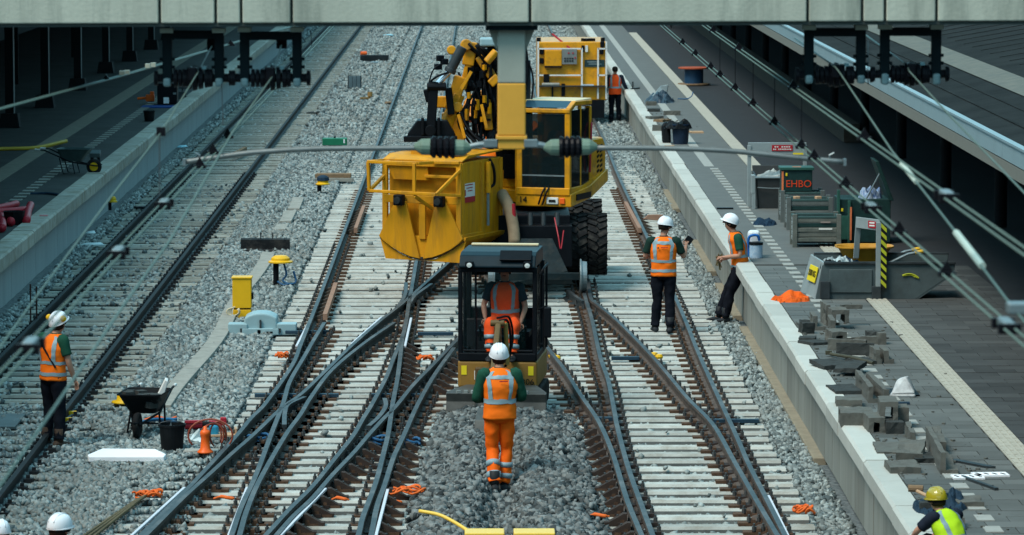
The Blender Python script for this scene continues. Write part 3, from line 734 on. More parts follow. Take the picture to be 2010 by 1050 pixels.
for u in (322, 232, 60): clip(cl_, on_line(lw0, lw1, u), True)
def wire(label, pts_, r, extra=None):
    t = thing('anchor_wire', label, 'wire', pts_[0]); MB().tube([p-pts_[0] for p in pts_], r, 8).build('wire', wire_m, t, smooth=True); return t
wa = wire('thin overhead wire falling from the leftmost hanger toward the left edge', [P(417, 88, 27.2), P(390, 140, BD+.25), P(315, 262, 22.6), P(213, 393, 20.5), P(73, 580, 18.2), P(-120, 850, 16)], .005)
MB().box(P(316, 258, 22.6)-wa.location, (.05, .03, .05)).build('clip', insul_black, wa); MB().box(P(417, 86, 27.2)-wa.location, (.07, .06, .09)).build('end_clamp', insul_black, wa); MB().box(P(417, 81, 27.2)-wa.location, (.06, .05, .04)).build('end_cap', pad_m, wa)
wb = wire('thick pale green overhead wire running down across the worker at left', [P(553, 85, 27.2), P(535, 150, BD+.25), P(455, 262, 22.5), P(333, 473, 18.6), P(240, 603, 16.8), P(100, 810, 14.6), P(-60, 1040, 12.6)], .006)
MB().box(P(553, 82, 27.2)-wb.location, (.07, .06, .09)).build('end_clamp', insul_black, wb)
wc = wire_pair('span_wire', 'long twin wires slanting across the dark left platform', [P(-60, 230, 23), P(240, 148, 28), P(500, 72, 36), P(640, 34, 42)], .03, .005)
for u, v, d in ((208, 154, 27.4), (453, 86, 34)): MB().prism([P(u-9, v+4, d)-wc.location, P(u+9, v+4, d)-wc.location, P(u, v-8, d)-wc.location], (0, .02, 0)).build('clip', insul_black, wc)
for u, v, d in ((240, 143, 28), (250, 142, 28.2), (290, 129, 29.1), (301, 127, 29.3)): MB().box(P(u, v, d)-wc.location, (.035, .05, .03)).build('weight', pad_m, wc)
wd = wire('pale wire falling from the third hanger to the right edge with a bright sleeve', [P(1560, 75, 28), P(1640, 132, BD+.1), P(1650, 145, BD), P(1750, 295, 22), P(1877, 457, 18.6), P(1985, 600, 16.5), P(2060, 690, 15.3)], .0055)
MB().tube([P(1770, 322, 21.4)-wd.location, P(1799, 357, 20.6)-wd.location], .014, 8).build('sleeve', pad_m, wd); MB().tube([P(1877, 457, 18.6)-wd.location, P(1928, 522, 17.6)-wd.location], .017, 8).build('sleeve', pad_m, wd); MB().box(P(1997, 604, 16.3)-wd.location, (.09, .08, .05)).build('clamp', grey_metal, wd, bev=.01)
we = wire('single wire falling past the rightmost hanger over the platform roof', [P(1690, 62, 28.5), P(1780, 127, BD+.3), P(1785, 140, BD+.1), P(1867, 230, 23.4), P(1983, 350, 20.5), P(2080, 450, 18.8)], .0055)
th = MB(); o0 = P(313, 250, 23)
for (u, v, d), (u2, v2, d2) in (((313, 262, 22.6), (313, 385, 20.5)), ((435, 165, 26), (438, 245, 23.5)), ((583, 60, 30), (600, 82, 30)), ((610, 60, 30), (612, 90, 30)), ((1704, 80, 27), (1704, 165, 26))): th.tube([P(u, v, d)-o0, P(u2, v2, d2)-o0], .0035, 5)
dt_ = thing('dropper_set', 'thin dark dropper wires hanging between the overhead wires under the beam', 'wire', o0); th.build('dropper', insul_black, dt_)

# ================================================================== PEOPLE
def ell(c, rx, ry, n=20, rz=0.0, tilt=None):
    out = []
    for k in range(n):
        a = 2*math.pi*k/n; p = V(rx*math.cos(a), ry*math.sin(a), 0)
        p = Matrix.Rotation(rz, 3, 'Z') @ p
        if tilt: p = tilt @ p
        out.append(Vector(c)+p)
    return out
def rough(mb, amp, sc, seed, i0=0):
    for i in range(i0, len(mb.v)):
        p = mb.v[i]; mb.v[i] = p + noise.noise_vector(p*sc+V(seed, 0, 0))*amp
def interp(tab, t):
    for a, b in zip(tab, tab[1:]):
        if a[0] <= t <= b[0]:
            k = (t-a[0])/(b[0]-a[0]); return [x+(y-x)*k for x, y in zip(a[1:], b[1:])]
    return list(tab[-1][1:])
def person(label, loc, rz, scale=1.0, J=None, vest=orange, shirt=green_shirt, sleeve='short', pants=navy, boots=boot_black, helmet=helmet_w, bands='h2v', pant_bands=False, face_yaw=0.0, head_tilt=0.0, hair=True, group=None, hand_curl=0.5, ear=False):
    j = dict(pel=V(0, 0, .97), chest=V(0, .0, 1.30), neck=V(0, .01, 1.50), head=V(0, .02, 1.655),
             sL=V(-.195, 0, 1.43), sR=V(.195, 0, 1.43), eL=V(-.255, -.02, 1.15), eR=V(.255, -.02, 1.15), wL=V(-.27, .05, .90), wR=V(.27, .05, .90),
             hL=V(-.095, 0, .93), hR=V(.095, 0, .93), kL=V(-.11, .02, .50), kR=V(.11, .02, .50), aL=V(-.12, -.02, .09), aR=V(.12, -.02, .09),
             tL=V(-.14, .16, .035), tR=V(.14, .16, .035))
    for k, v in (J or {}).items(): j[k] = Vector(v)
    t = thing('person', label, 'person', loc, rz, group); t.scale = (scale,)*3
    # --- one continuous body
    vs, es, rs = [], [], []
    def nv(p, r, par=None):
        vs.append(Vector(p)); rs.append(r if isinstance(r, tuple) else (r, r))
        if par is not None: es.append((par, len(vs)-1))
        return len(vs)-1
    pel = nv(j['pel'], (.115, .095)); sp = nv((j['pel']+j['chest'])/2, (.11, .09), pel); ch = nv(j['chest'], (.12, .095), sp); nb = nv(j['neck'], .06, ch)
    hd = j['head']; Rz = Matrix.Rotation(face_yaw, 3, 'Z'); Rh = Rz @ Matrix.Rotation(-head_tilt, 3, 'X')
    n2 = nv((j['neck']*.45+hd*.55)-Rh @ V(0, .012, .02), .058, nb); h0 = nv(hd+Rh @ V(0, .012, -.055), (.066, .07), n2); h1 = nv(hd+Rh @ V(0, .004, .02), (.082, .09), h0); h2 = nv(hd+Rh @ V(0, -.004, .085), (.055, .06), h1)
    for s, e, w_ , sg in (('sL', 'eL', 'wL', -1), ('sR', 'eR', 'wR', 1)):
        a = nv(j[s], .058, ch); b = nv((j[s]+j[e])/2, .05, a); c = nv(j[e], .041, b); d = nv(j[e]*.45+j[w_]*.55, .039, c); h = nv(j[w_], .028, d)
        f = (j[w_]-j[e]).normalized(); side = f.cross(V(0, 1, 0.3)).normalized(); nrm = side.cross(f).normalized()
        if abs(f.dot(V(0, 1, .3))) > .93: side = V(1, 0, 0)*1.0; nrm = side.cross(f).normalized()
        palm = nv(j[w_]+f*.055, (.034, .018), h)
        for i, (o_, l) in enumerate(((-.030, .062), (-.010, .074), (.011, .070), (.030, .055))):
            q = j[w_]+f*.095+side*o_
            k1 = nv(q, .0095, palm); k2 = nv(q+f*l*.55-nrm*l*.35*hand_curl, .0085, k1); nv(q+f*l*.75-nrm*l*.95*hand_curl, .0072, k2)
        q = j[w_]+f*.03-side*.035*sg*-1; k1 = nv(q, .011, palm); k2 = nv(q+f*.035+side*.02*sg-nrm*.012, .0095, k1); nv(q+f*.06+side*.015*sg-nrm*.03, .008, k2)
    for h, k, a, tt in (('hL', 'kL', 'aL', 'tL'), ('hR', 'kR', 'aR', 'tR')):
        b = nv(j[h], .085, pel); m = nv((j[h]+j[k])/2, .075, b); c = nv(j[k], .055, m); d = nv(j[k]*.6+j[a]*.4, .054, c); e = nv(j[a], .034, d); nv(j[a]*.55+j[tt]*.45+V(0, 0, -.012), (.022, .016), e)
    me = bpy.data.meshes.new('body'); me.from_pydata([tuple(v) for v in vs], es, []); me.update()
    o = bpy.data.objects.new('body', me); col.objects.link(o); o.parent = t; me.materials.append(skin)
    sk = o.modifiers.new('skin', 'SKIN'); sk.branch_smoothing = .4; sk.use_smooth_shade = True
    lay = me.skin_vertices[0].data
    for i, r in enumerate(rs): lay[i].radius = r
    lay[0].use_root = True
    sub = o.modifiers.new('sub', 'SUBSURF'); sub.levels = 1; sub.render_levels = 1
    # --- face
    fm = MB(); fm.box(hd+Rh @ V(0, .098, -.005), (.024, .036, .045), rot=Rh); 
    for s in (-1, 1): fm.lathe([(.004, -.01), (.026, -.006), (.026, .006), (.004, .01)], hd+Rh @ V(s*.084, -.005, .0), 8, Rh @ Matrix.Rotation(R(90), 3, 'Y'))
    fm.build('nose_and_ears', skin, t, smooth=True, bev=.004)
    fe = MB()
    for s in (-1, 1): fe.box(hd+Rh @ V(s*.032, .084, .02), (.024, .012, .010), rot=Rh)
    fe.box(hd+Rh @ V(0, .086, -.048), (.045, .01, .008), rot=Rh); fe.build('eyes_and_mouth', hair_m, t)
    if hair:
        hm = MB(); pr = [(.084, -.055), (.094, -.01), (.097, .03), (.088, .07), (.055, .098), (.01, .108)]
        hm.rings([[hd+Rh @ V(r*.95*math.cos(2*math.pi*k/16), r*1.03*math.sin(2*math.pi*k/16)-.014-(.014 if z < .03 else 0), z+(.03*max(0, math.sin(2*math.pi*k/16)) if z < 0.0 else 0)) for k in range(16)] for r, z in pr])
        # keep the face free: drop front faces of the low rings
        hm.f = [f for f in hm.f if not all((Rh.inverted() @ (hm.v[i]-hd)).y > .035 and (Rh.inverted() @ (hm.v[i]-hd)).z < .062 for i in f)]
        hm.build('hair', hair_m, t, smooth=True)
    if helmet:
        hm = MB(); hc = hd+Rh @ V(0, -.004, .035); n = 24
        pr = [(.128, -.012), (.128, .0), (.124, .03), (.112, .07), (.085, .105), (.045, .124), (.008, .128)]
        hm.rings([[hc+Rh @ V(r*.90*math.cos(2*math.pi*k/n), r*1.12*math.sin(2*math.pi*k/n), z) for k in range(n)] for r, z in pr])
        ho = hm.build('helmet', helmet, t, smooth=True)
        br = MB(); br.rings([[hc+Rh @ V((r*.92)*math.cos(2*math.pi*k/n), (r*1.08)*math.sin(2*math.pi*k/n)+(.030 if math.sin(2*math.pi*k/n) > .3 else .0)*(math.sin(2*math.pi*k/n)), z) for k in range(n)] for r, z in ((.122, .004), (.134, -.012), (.134, -.018), (.12, -.014))], caps=False)
        br.build('brim', helmet, ho, smooth=True)
        rg = MB()
        for x in (-.03, 0, .03): rg.tube([hc+Rh @ V(x, .125*math.cos(a)*1.08, .128*math.sin(a)+.0) for a in [R(25+i*13) for i in range(11)]], .008, 6)
        rg.build('ridges', helmet, ho, smooth=True)
        MB().rings([[hc+Rh @ V((r*.9)*math.cos(2*math.pi*k/n), (r*1.0)*math.sin(2*math.pi*k/n), z) for k in range(n)] for r, z in ((.112, -.045), (.118, -.016))], caps=False).build('headband', black, ho, smooth=True)
        if ear:
            for s in (-1, 1): MB().lathe([(.01, -.02), (.04, -.016), (.045, 0), (.03, .03), (.01, .034)], hc+Rh @ V(s*.135, -.02, .055), 12, Rh @ Matrix.Rotation(R(90)*s, 3, 'Y')).build('ear_defender', yplastic, ho, smooth=True)
    # --- clothes
    axis = [(0, *(j['pel']-(j['chest']-j['pel']).normalized()*.08)), (.35, *((j['pel']*.55+j['chest']*.45))), (.68, *j['chest']), (.9, *(j['chest']*.2+j['neck']*.8)), (1.0, *(j['neck']+(j['head']-j['neck']).normalized()*.01))]
    dirs = (j['chest']-j['pel']).normalized(); tq = V(0, 0, 1).rotation_difference(dirs).to_matrix()
    sh = (j['sR']-j['sL']); syaw = math.atan2(sh.y, sh.x)
    wid = [(0, .205, .150), (.2, .198, .143), (.4, .192, .140), (.68, .212, .146), (.82, .218, .130), (.92, .165, .105), (.97, .10, .082), (1.0, .078, .075)]
    NR = 26; seed = rnd.random()*50
    def vring(tv, off=0.0, n=28, a0=0.0, a1=2*math.pi):
        c = V(*interp(axis, tv)); wx_, wy_ = interp(wid, tv); M = tq @ Matrix.Rotation(syaw, 3, 'Z'); out = []
        for k in range(n):
            a = a0+(a1-a0)*k/(n if a1-a0 > 6.2 else n-1)
            p = M @ V((wx_+off)*math.cos(a), (wy_+off)*math.sin(a), 0)
            q = c+p; out.append(q+noise.noise_vector(q*9+V(seed, 0, 0))*.013+noise.noise_vector(q*20+V(0, seed, 0))*.008)
        return out
    if vest:
        vb = MB().rings([vring(i/NR) for i in range(NR+1)]); vo = vb.build('vest', vest, t, smooth=True)
        def patch(t0, t1, a0, a1, name='reflective_band', n=26, m=4):
            if a1-a0 > 6.2:
                rr = [vring(t0+(t1-t0)*i/m, .006, 28) for i in range(m+1)]; b = MB().rings(rr, caps=False)
            else:
                rr = [vring(t0+(t1-t0)*i/m, .006, n, a0, a1) for i in range(m+1)]; b = MB(); b.add([p for r in rr for p in r], [(i*n+k, i*n+k+1, (i+1)*n+k+1, (i+1)*n+k) for i in range(m) for k in range(n-1)])
            b.build(name, band_m, vo, smooth=True)
        if 'h1' in bands: patch(.30, .385, 0, 2*math.pi)
        if 'h2' in bands: patch(.10, .17, 0, 2*math.pi); patch(.33, .40, 0, 2*math.pi)
        if 'v' in bands:
            b0 = .385 if 'h1' in bands else .40
            for ac in (R(52), R(128), R(232), R(308)): patch(b0, .955, ac-R(8.5), ac+R(8.5), n=5, m=16)
        if 't' in bands: patch(.80, .865, R(222), R(318))
    # shirt sleeves and collar
    for s, e, w_ in (('sL', 'eL', 'wL'), ('sR', 'eR', 'wR')):
        ins = j[s]*.8+j['chest']*.12+j['neck']*.08; pts_ = [ins, j[s], j[s]*.6+j[e]*.4, j[s]*.3+j[e]*.7]; rad = [.07, .078, .070, .068]
        if sleeve == 'long': pts_ += [j[e], j[e]*.5+j[w_]*.5, j[e]*.08+j[w_]*.92]; rad += [.062, .055, .044]
        mb = MB().tube(smooth_path(pts_, 4), [interp([(i, r) for i, r in enumerate(rad)], min(len(rad)-1, q/4))[0] for q in range((len(pts_)-1)*4+1)], 14); rough(mb, .008, 14, seed); mb.build('sleeve', shirt, t, smooth=True)
    MB().tube([j['neck']+V(0, 0, -.05), j['neck']+V(0, .005, .018)], [.08, .066], 14).build('collar', shirt, t, smooth=True)
    # trousers
    mb = MB(); hip = j['pel']
    mb.rings([ell(hip+dirs*.06, .172, .125), ell(hip, .182, .135), ell(hip-dirs*.07+(j['hL']+j['hR']-hip*2)*.15, .178, .13), ell((j['hL']+j['hR'])/2*.8+(j['kL']+j['kR'])/2*.2, .15, .11)])
    for h, k, a in (('hL', 'kL', 'aL'), ('hR', 'kR', 'aR')):
        pts_ = [j[h]*.96+j[k]*.04+V(0, 0, .03), j[h]*.65+j[k]*.35, j[h]*.3+j[k]*.7, j[k], j[k]*.6+j[a]*.4, j[k]*.25+j[a]*.75, j[a]+V(0, 0, .02)]
        rad = [.105, .102, .086, .076, .078, .072, .075]
        mb.tube(smooth_path(pts_, 5), [interp([(i, r) for i, r in enumerate(rad)], min(6, q/5))[0] for q in range(31)], 16)
    rough(mb, .018, 9, seed); rough(mb, .010, 20, seed+9); po = mb.build('trousers', pants, t, smooth=True)
    if pant_bands:
        for k, a in (('kL', 'aL'), ('kR', 'aR')):
            for f0, f1 in ((.36, .50), (.68, .82)):
                b = MB().tube([j[k]*(1-f0)+j[a]*f0, j[k]*(1-f1)+j[a]*f1], [.088, .085], 16); rough(b, .010, 9, seed); b.build('reflective_band', band_m, po, smooth=True)
    for a, tt in (('aL', 'tL'), ('aR', 'tR')):
        mb = MB(); d = (j[tt]-j[a]); dh = V(d.x, d.y, 0); 
        dh = dh.normalized() if dh.length > .02 else V(0, 1, 0); ang = math.atan2(-dh.x, dh.y)
        A = j[a]; tp = j[tt]
        mb.tube([A+V(0, 0, .16), A+V(0, 0, .05), A+V(0, 0, -.02)], [.062, .058, .055], 14)
        M = Matrix.Rotation(ang, 3, 'Z')
        zs = A.z-.088
        sec = [(-.085, .035, .05), (-.06, .05, .09), (0, .052, .10), (.08, .052, .075), (.15, .056, .06), (.20, .045, .045), (.225, .02, .02)]
        dz = (tp.z-.035)-zs
        mb.rings([[V(A.x, A.y, zs+dz*clamp(y/.18)) + M @ V(wd_*math.cos(2*math.pi*k/12), y, hh/2+hh/2*math.sin(2*math.pi*k/12)) for k in range(12)] for y, wd_, hh in sec])
        mb.build('boot', boots, t, smooth=True)
    return t, j

# man in orange walking away in front of the small digger
g = G(981, 965, -.10)
t, j = person('man in orange hi-vis vest and trousers walking towards the small digger', g, R(4), 0.965,
    dict(eL=(-.275, .03, 1.14), wL=(-.13, .24, 1.10), eR=(.27, .05, 1.15), wR=(.12, .26, 1.12), kL=(-.085, .06, .52), aL=(-.075, -.16, .12), tL=(-.08, -.0, .035), kR=(.09, .07, .5), aR=(.06, .04, .09), tR=(.07, .22, .035), hL=(-.085, 0, .93), hR=(.085, 0, .93), neck=(0, .05, 1.49), head=(0, .11, 1.63)),
    head_tilt=R(-16), sleeve='long', pants=orange2, bands='h1vt', pant_bands=True)
MB().lathe([(.001, 0), (.016, 0), (.016, .012), (.001, .014)], j['head']+V(0, -.118, .0), 10, Matrix.Rotation(R(90), 3, 'X')).build('rear_lamp', lampred, t)
MB().box(j['chest']+V(.035, -.158, .06), (.10, .006, .012)).build('back_print', red_m, t)
# man on the right track, back turned, raising a phone
g = G(1302, 652, 0)
t, j = person('man in orange vest standing between the rails of the right track looking at his phone', g, R(-6), 0.985,
    dict(eL=(-.30, .02, 1.17), wL=(-.17, .22, 1.20), eR=(.315, .06, 1.17), wR=(.335, .22, 1.33), kL=(-.10, .03, .5), aL=(-.13, .05, .09), tL=(-.17, .22, .035), kR=(.10, .01, .5), aR=(.11, -.08, .09), tR=(.14, .08, .035), neck=(.0, .02, 1.5), head=(.02, .05, 1.655)),
    shirt=dgreen_shirt, bands='h2vt', face_yaw=R(-35), head_tilt=R(10))
MB().box(j['chest']+V(-.075, -.160, .04), (.028, .006, .024)).build('back_logo', green_shirt, t); MB().box(j['chest']+V(.02, -.160, .045), (.11, .006, .012)).build('back_print', red_m, t)
tag(at(MB().box((0, 0, 0), (.11, .03, .12), rot=Matrix.Rotation(R(35), 3, 'Y')).build('phone', plastic_black, bev=.006), g+Matrix.Rotation(R(-6), 3, 'Z') @ V(.37, .30, 1.40)), 'black phone held up by the man between the right-hand rails', 'phone')
# man leaning on the platform edge
g = G(1424, 632, -.02)
t, j = person('man in white helmet leaning back against the platform edge and facing left', g, R(86), 0.965,
    dict(pel=(0, -.24, .93), chest=(0, -.20, 1.27), neck=(0, -.13, 1.47), head=(0, -.06, 1.625), sL=(-.19, -.20, 1.40), sR=(.19, -.20, 1.40), eL=(-.26, -.24, 1.12), wL=(-.14, .03, 1.08), eR=(.25, -.26, 1.12), wR=(.10, .03, 1.03),
         hL=(-.09, -.22, .89), hR=(.09, -.22, .89), kL=(-.10, -.08, .48), kR=(.10, -.02, .47), aL=(-.11, .0, .09), aR=(.11, .10, .09), tL=(-.12, .18, .035), tR=(.13, .28, .035)),
    shirt=green_shirt, bands='h2v', head_tilt=R(-18), hand_curl=.8)
tw = MB(); c0 = g+Matrix.Rotation(R(86), 3, 'Z') @ V(.0, .12, 1.02)
for k in range(22): d = V(wob(.07), wob(.07), wob(.14)); tw.tube([V(wob(.03), wob(.03), 0), d*.6+V(0, 0, -.04), d+V(0, 0, -.07)], .010, 5)
tag(at(tw.build('rope_tangle', mat('straw', (0.20, 0.16, 0.08), .9, var=.5)), c0), 'tangle of brown ties in the hands of the man at the platform edge', 'rope')
# worker by the old track
g = G(106, 876, 0)
t, j = person('worker with yellow ear defenders and brown boots standing beside the old left track', g, R(-40), 0.935,
    dict(eL=(-.25, .06, 1.16), wL=(-.16, .24, 1.02), eR=(.265, .03, 1.14), wR=(.26, .14, .90), kL=(-.12, .05, .5), aL=(-.14, .0, .09), tL=(-.16, .17, .035), kR=(.10, .02, .5), aR=(.12, -.02, .09), tR=(.15, .16, .035), neck=(0, .05, 1.49), head=(0, .12, 1.63)),
    shirt=green_shirt, boots=boot_brown, bands='h2v', head_tilt=R(-22), ear=True)
MB().tube([j['sL']+V(.09, -.14, .03), j['chest']+V(0, -.16, .02), j['pel']+V(.15, -.10, .10)], .014, 6).build('strap', black, t)
# far worker beside the yellow wagon
g = G(1207, 241, 0)
person('worker in red vest over black clothes beside the yellow wagon and platform edge', g, R(3), 0.90,
    dict(wR=(.40, .10, 1.0), eR=(.30, 0, 1.18)), vest=redor, shirt=navy_shirt, sleeve='long', helmet=None, bands='h1v')
g = G(1311, 54, PZ)
person('distant person in dark clothes walking on the right platform near the beam', g, R(0), 0.95, vest=None, shirt=navy_shirt, sleeve='long', helmet=None)
crouch = dict(pel=(0, -.12, .30), chest=(0, .05, .58), neck=(0, .17, .74), head=(0, .24, .86), sL=(-.19, .10, .70), sR=(.19, .10, .70), eL=(-.26, .30, .52), eR=(.26, .30, .52), wL=(-.16, .48, .38), wR=(.16, .48, .38),
    hL=(-.10, -.12, .28), hR=(.10, -.12, .28), kL=(-.16, .26, .42), kR=(.16, .26, .42), aL=(-.14, .02, .09), aR=(.14, .02, .09), tL=(-.16, .2, .035), tR=(.16, .2, .035))
def crouched(label, u, v, D, yaw, zg, **kw):
    h = P(u, v, D); t, j = person(label, (0, 0, 0), yaw, 1.0, crouch, **kw); q = Matrix.Rotation(yaw, 3, 'Z') @ (crouch['head'] if isinstance(crouch['head'], Vector) else V(*crouch['head']))
    s = (h.z-zg)/q.z; t.scale = (s,)*3; t.location = V(h.x-q.x*s, h.y-q.y*s, zg); return t
crouched('worker in white helmet crouching on the ballast at the lower left', 118, 1040, 37.6, R(-35), -.02, shirt=green_shirt, bands='h2v')
crouched('worker whose white helmet is cut by the left picture edge', 0, 1048, 37.9, R(20), -.02, shirt=green_shirt, bands='h2v')
crouched('worker in yellow vest and shiny gold helmet crouching on the right platform', 1838, 983, 34.6, R(38), PZ, vest=lime, shirt=navy_shirt, helmet=helmet_y, bands='h1v', head_tilt=R(5))
# ================================================================== MACHINES
def xf(mb, M, t=V(0, 0, 0)):
    mb.v = [M @ v + t for v in mb.v]; return mb
def louvers(mb, x, y0, y1, z0, z1, n, M, t):
    for i in range(n): pass
# ---------- yellow road-rail excavator
ex = thing('excavator', 'large yellow road-rail excavator numbered 14 with black dual tyres', 'excavator', (0.92, 67.0, 0))
E0 = ex.location
RE = Matrix.Rotation(R(-20), 3, 'Z'); CO = V(1.04, 67.0, 0)-E0
def S(mb): return xf(mb, RE, CO)
def EP(u, v, D): return P(u, v, D)-E0
# undercarriage
mb = MB(); mb.box((0, 2.0, .85), (1.0, 3.2, .5)); mb.box((0, .4, .62), (1.9, .3, .28)); mb.box((0, 3.4, .62), (1.9, .3, .28)); mb.cyl((0, 1.6, 1.1), (0, 1.6, 1.42), .55, 24); mb.box((-.05, 1.3, .86), (1.25, 3.0, .86)); mb.box((.15, -.35, .80), (.9, .5, .7))
mb.build('chassis', black, ex, bev=.015)
def tyre(x, y, w_=.33):
    r = .51; z = .755; M = Matrix.Rotation(R(90), 3, 'Y')
    t_ = MB().lathe([(.27, -w_*.42), (.40, -w_*.5), (.475, -w_*.5), (.495, -w_*.42), (.5, 0), (.495, w_*.42), (.475, w_*.5), (.40, w_*.5), (.27, w_*.42)], (x, y, z), 36, M).build('tyre', rubber, ex, smooth=False)
    lug = MB()
    for k in range(22):
        a = 2*math.pi*k/22
        for s in (-1, 1):
            aa = a+(.14 if s > 0 else 0); c = V(x+s*w_*.25, y+math.cos(aa)*.505, z+math.sin(aa)*.505)
            Mx = Matrix.Rotation(aa, 3, 'X') @ Matrix.Rotation(R(28*s), 3, 'Y')
            lug.box(c, (w_*.50, .045, .075), rot=Mx)
    lug.build('tread', rubber, t_)
    MB().lathe([(.02, -w_*.3), (.28, -w_*.36), (.28, w_*.36), (.02, w_*.3)], (x, y, z), 24, M).build('rim', dark_metal, t_)
for y in (.35, 3.3):
    for x in (1.04, .70, -.70, -1.04): tyre(x, y)
for sx in (-.755, .755):
    rw = MB().lathe([(.05, -.055), (.29, -.055), (.29, -.03), (.255, -.025), (.245, .06), (.05, .06)], (sx, -1.75, .415), 32, Matrix.Rotation(R(90)*(1 if sx > 0 else -1), 3, 'Y')).build('rail_wheel', grey_metal, ex, bev=.006)
mb = MB(); mb.prism([V(-.50, -1.5, .25), V(.60, -1.5, .25), V(.50, -1.5, .48), V(.26, -1.15, .98), V(-.26, -1.15, .98), V(-.45, -1.5, .48)], (0, .1, 0)); mb.box((0, -1.75, .415), (1.5, .12, .12))
mb.build('rail_axle_guard', mat('guard_teal', (0.014, 0.026, 0.030), .6, spec=.1, var=.5, dirt=(0.035, 0.036, 0.033), dscale=5), ex, bev=.01)
mb = MB()
for x in (-.1, .12, .35): mb.cyl((x, -.6, .55), (x, -.4, 1.35), .045, 10)
mb.build('lift_cylinder', dark_metal, ex)
mb = MB(); mb.tube(smooth_path([V(.30, -.75, 1.3), V(.36, -.95, 1.0), V(.40, -1.0, .8), V(.45, -.9, 1.1)], 5), .011, 6); mb.build('red_hose', red_m, ex)
# superstructure
mb = MB(); mb.prism([V(-.50, 0, 1.42), V(.50, 0, 1.42), V(.52, 1.0, 1.50), V(.50, 2.0, 1.72), V(-1.0, 2.0, 1.72), V(-1.0, .5, 1.45), V(-.5, .5, 1.42)], (0, 0, .22)); S(mb).build('base_frame', yellow, ex, bev=.02)
mb = MB(); mb.box((.515, .62, 1.57), (.02, .75, .10)); S(mb).build('step_recess', black, ex)
cab = MB()
t_ = .075
for x in (-.43, .43): cab.bar((x, .04, 1.62), (x, .04, 3.06), .10, .09); cab.bar((x, 1.12, 1.62), (x, 1.12, 3.08), .10, .09)
for x in (-.44, .44): cab.bar((x, .02, 3.06), (x, .32, 3.17), .09, .08); cab.bar((x, .30, 3.16), (x, 1.16, 3.14), .09, .08); cab.bar((x, .62, 1.62), (x, .62, 3.14), .06, .05)
cab.box((0, .03, 1.68), (.96, .10, .13)); cab.box((0, .03, 3.045), (.96, .10, .075)); cab.box((.44, .58, 1.68), (.08, 1.1, .13)); cab.box((-.44, .58, 1.68), (.08, 1.1, .13)); cab.box((0, 1.12, 2.3), (.9, .05, 1.4))
cabo = S(cab).build('cab_frame', yellow, ex, bev=.018, seg=3)
S(MB().box((0, .78, 3.185), (.92, .86, .05))).build('roof', pale_roof, ex, bev=.02)
S(MB().add([(-.40, .035, 3.10), (.40, .035, 3.10), (.40, .33, 3.20), (-.40, .33, 3.20)], [(0, 1, 2, 3)])).build('skylight', rooflight, ex)
S(MB().box((0, .015, 2.36), (.78, .012, 1.26))).build('windscreen', glassd, ex)
S(MB().box((.455, .34, 2.4), (.012, .48, 1.3))).build('side_window', glassd, ex); S(MB().box((.455, .87, 2.4), (.012, .42, 1.3))).build('door_window', glassd, ex)
S(MB().box((0, .55, 1.64), (.86, 1.0, .03))).build('cab_floor', black, ex)
mb = MB(); mb.box((.10, .72, 2.0), (.42, .40, .12)); mb.box((.10, .92, 2.35), (.40, .12, .6)); S(mb).build('seat', black, ex, bev=.03)
mb = MB(); mb.tube([V(-.1, .25, 1.7), V(-.1, .3, 2.1)], .03, 8); mb.box((-.1, .28, 2.12), (.3, .2, .03)); mb.bar((-.38, .02, 1.95), (.38, .02, 1.95), .025, .025); S(mb).build('console', grey_metal, ex)
mb = MB(); mb.box((-.18, .4, 2.72), (.10, .05, .22)); S(mb).build('cab_tag', olive, ex)
# text, lamps
tx = text('number', '14', .15, black_print, ex, CO+RE @ V(-.36, -.012, 1.53), (R(90), 0, R(-20)))
S(MB().box((.17, -.012, 1.525), (.21, .03, .12))).build('headlight', headlamp, ex, bev=.02); S(MB().box((.17, -.03, 1.525), (.12, .01, .04))).build('headlight_badge', black_print, ex); S(MB().box((.345, -.012, 1.525), (.09, .03, .10))).build('indicator_light', orange_plastic, ex, bev=.01)
mb = MB()
for x in (-.02, .05): mb.tube(smooth_path([V(x+.06, -.02, 1.75), V(x+.02, -.06, 1.65), V(x-.05, -.04, 1.46)], 4), .018, 6)
S(mb).build('wiper_hoses', black, ex)
mb = MB(); mb.tube(smooth_path([V(.50, 1.0, 1.95), V(.52, .98, 2.4), V(.50, 1.08, 2.75), V(.46, 1.2, 2.78)], 5), .018, 6); S(mb).build('grab_rail', red_m, ex)
# engine hood
mb = MB(); mb.prism([V(.46, 1.2, 1.72), V(.46, 2.0, 1.86), V(.46, 2.0, 2.35), V(.46, 1.85, 2.5), V(.46, 1.2, 2.5)], (-1.42, 0, 0)); hood = S(mb).build('engine_hood', yellow, ex, bev=.05, seg=3)
mb = MB()
for r in range(6):
    for c in range(2): mb.box((.462, 1.55+c*.17, 1.93+r*.085), (.012, .12, .04), rot=Matrix.Rotation(R(12), 3, 'X'))
S(mb).build('louvers', black, hood)
mb = MB(); mb.box((-.74, .95, 1.95), (.46, .8, .55)); S(mb).build('tank', yellow, ex, bev=.03)
mb = MB(); mb.box((-.72, .50, 2.05), (.30, .14, .42)); mb.box((-.6, .62, 2.5), (.3, .3, .5)); S(mb).build('valve_block', black, ex, bev=.02)
mb = MB(); mb.bar((-.54, .2, 1.6), (-.54, .2, 2.4), .05, .05); mb.bar((-.54, .2, 2.4), (-1.0, .5, 2.4), .05, .05); S(mb).build('hand_rail', yellow, ex)
MB().tube(smooth_path([EP(985, 380, 66.8), EP(1000, 410, 66.5), EP(1008, 450, 66.2), EP(1010, 480, 66)], 5), .10, 12).build('suction_hose', tan_hose, ex, smooth=True)
MB().cyl(EP(1008, 400, 66.3), EP(1010, 440, 66.3), .03, 8).build('marker_light', red_m, ex)
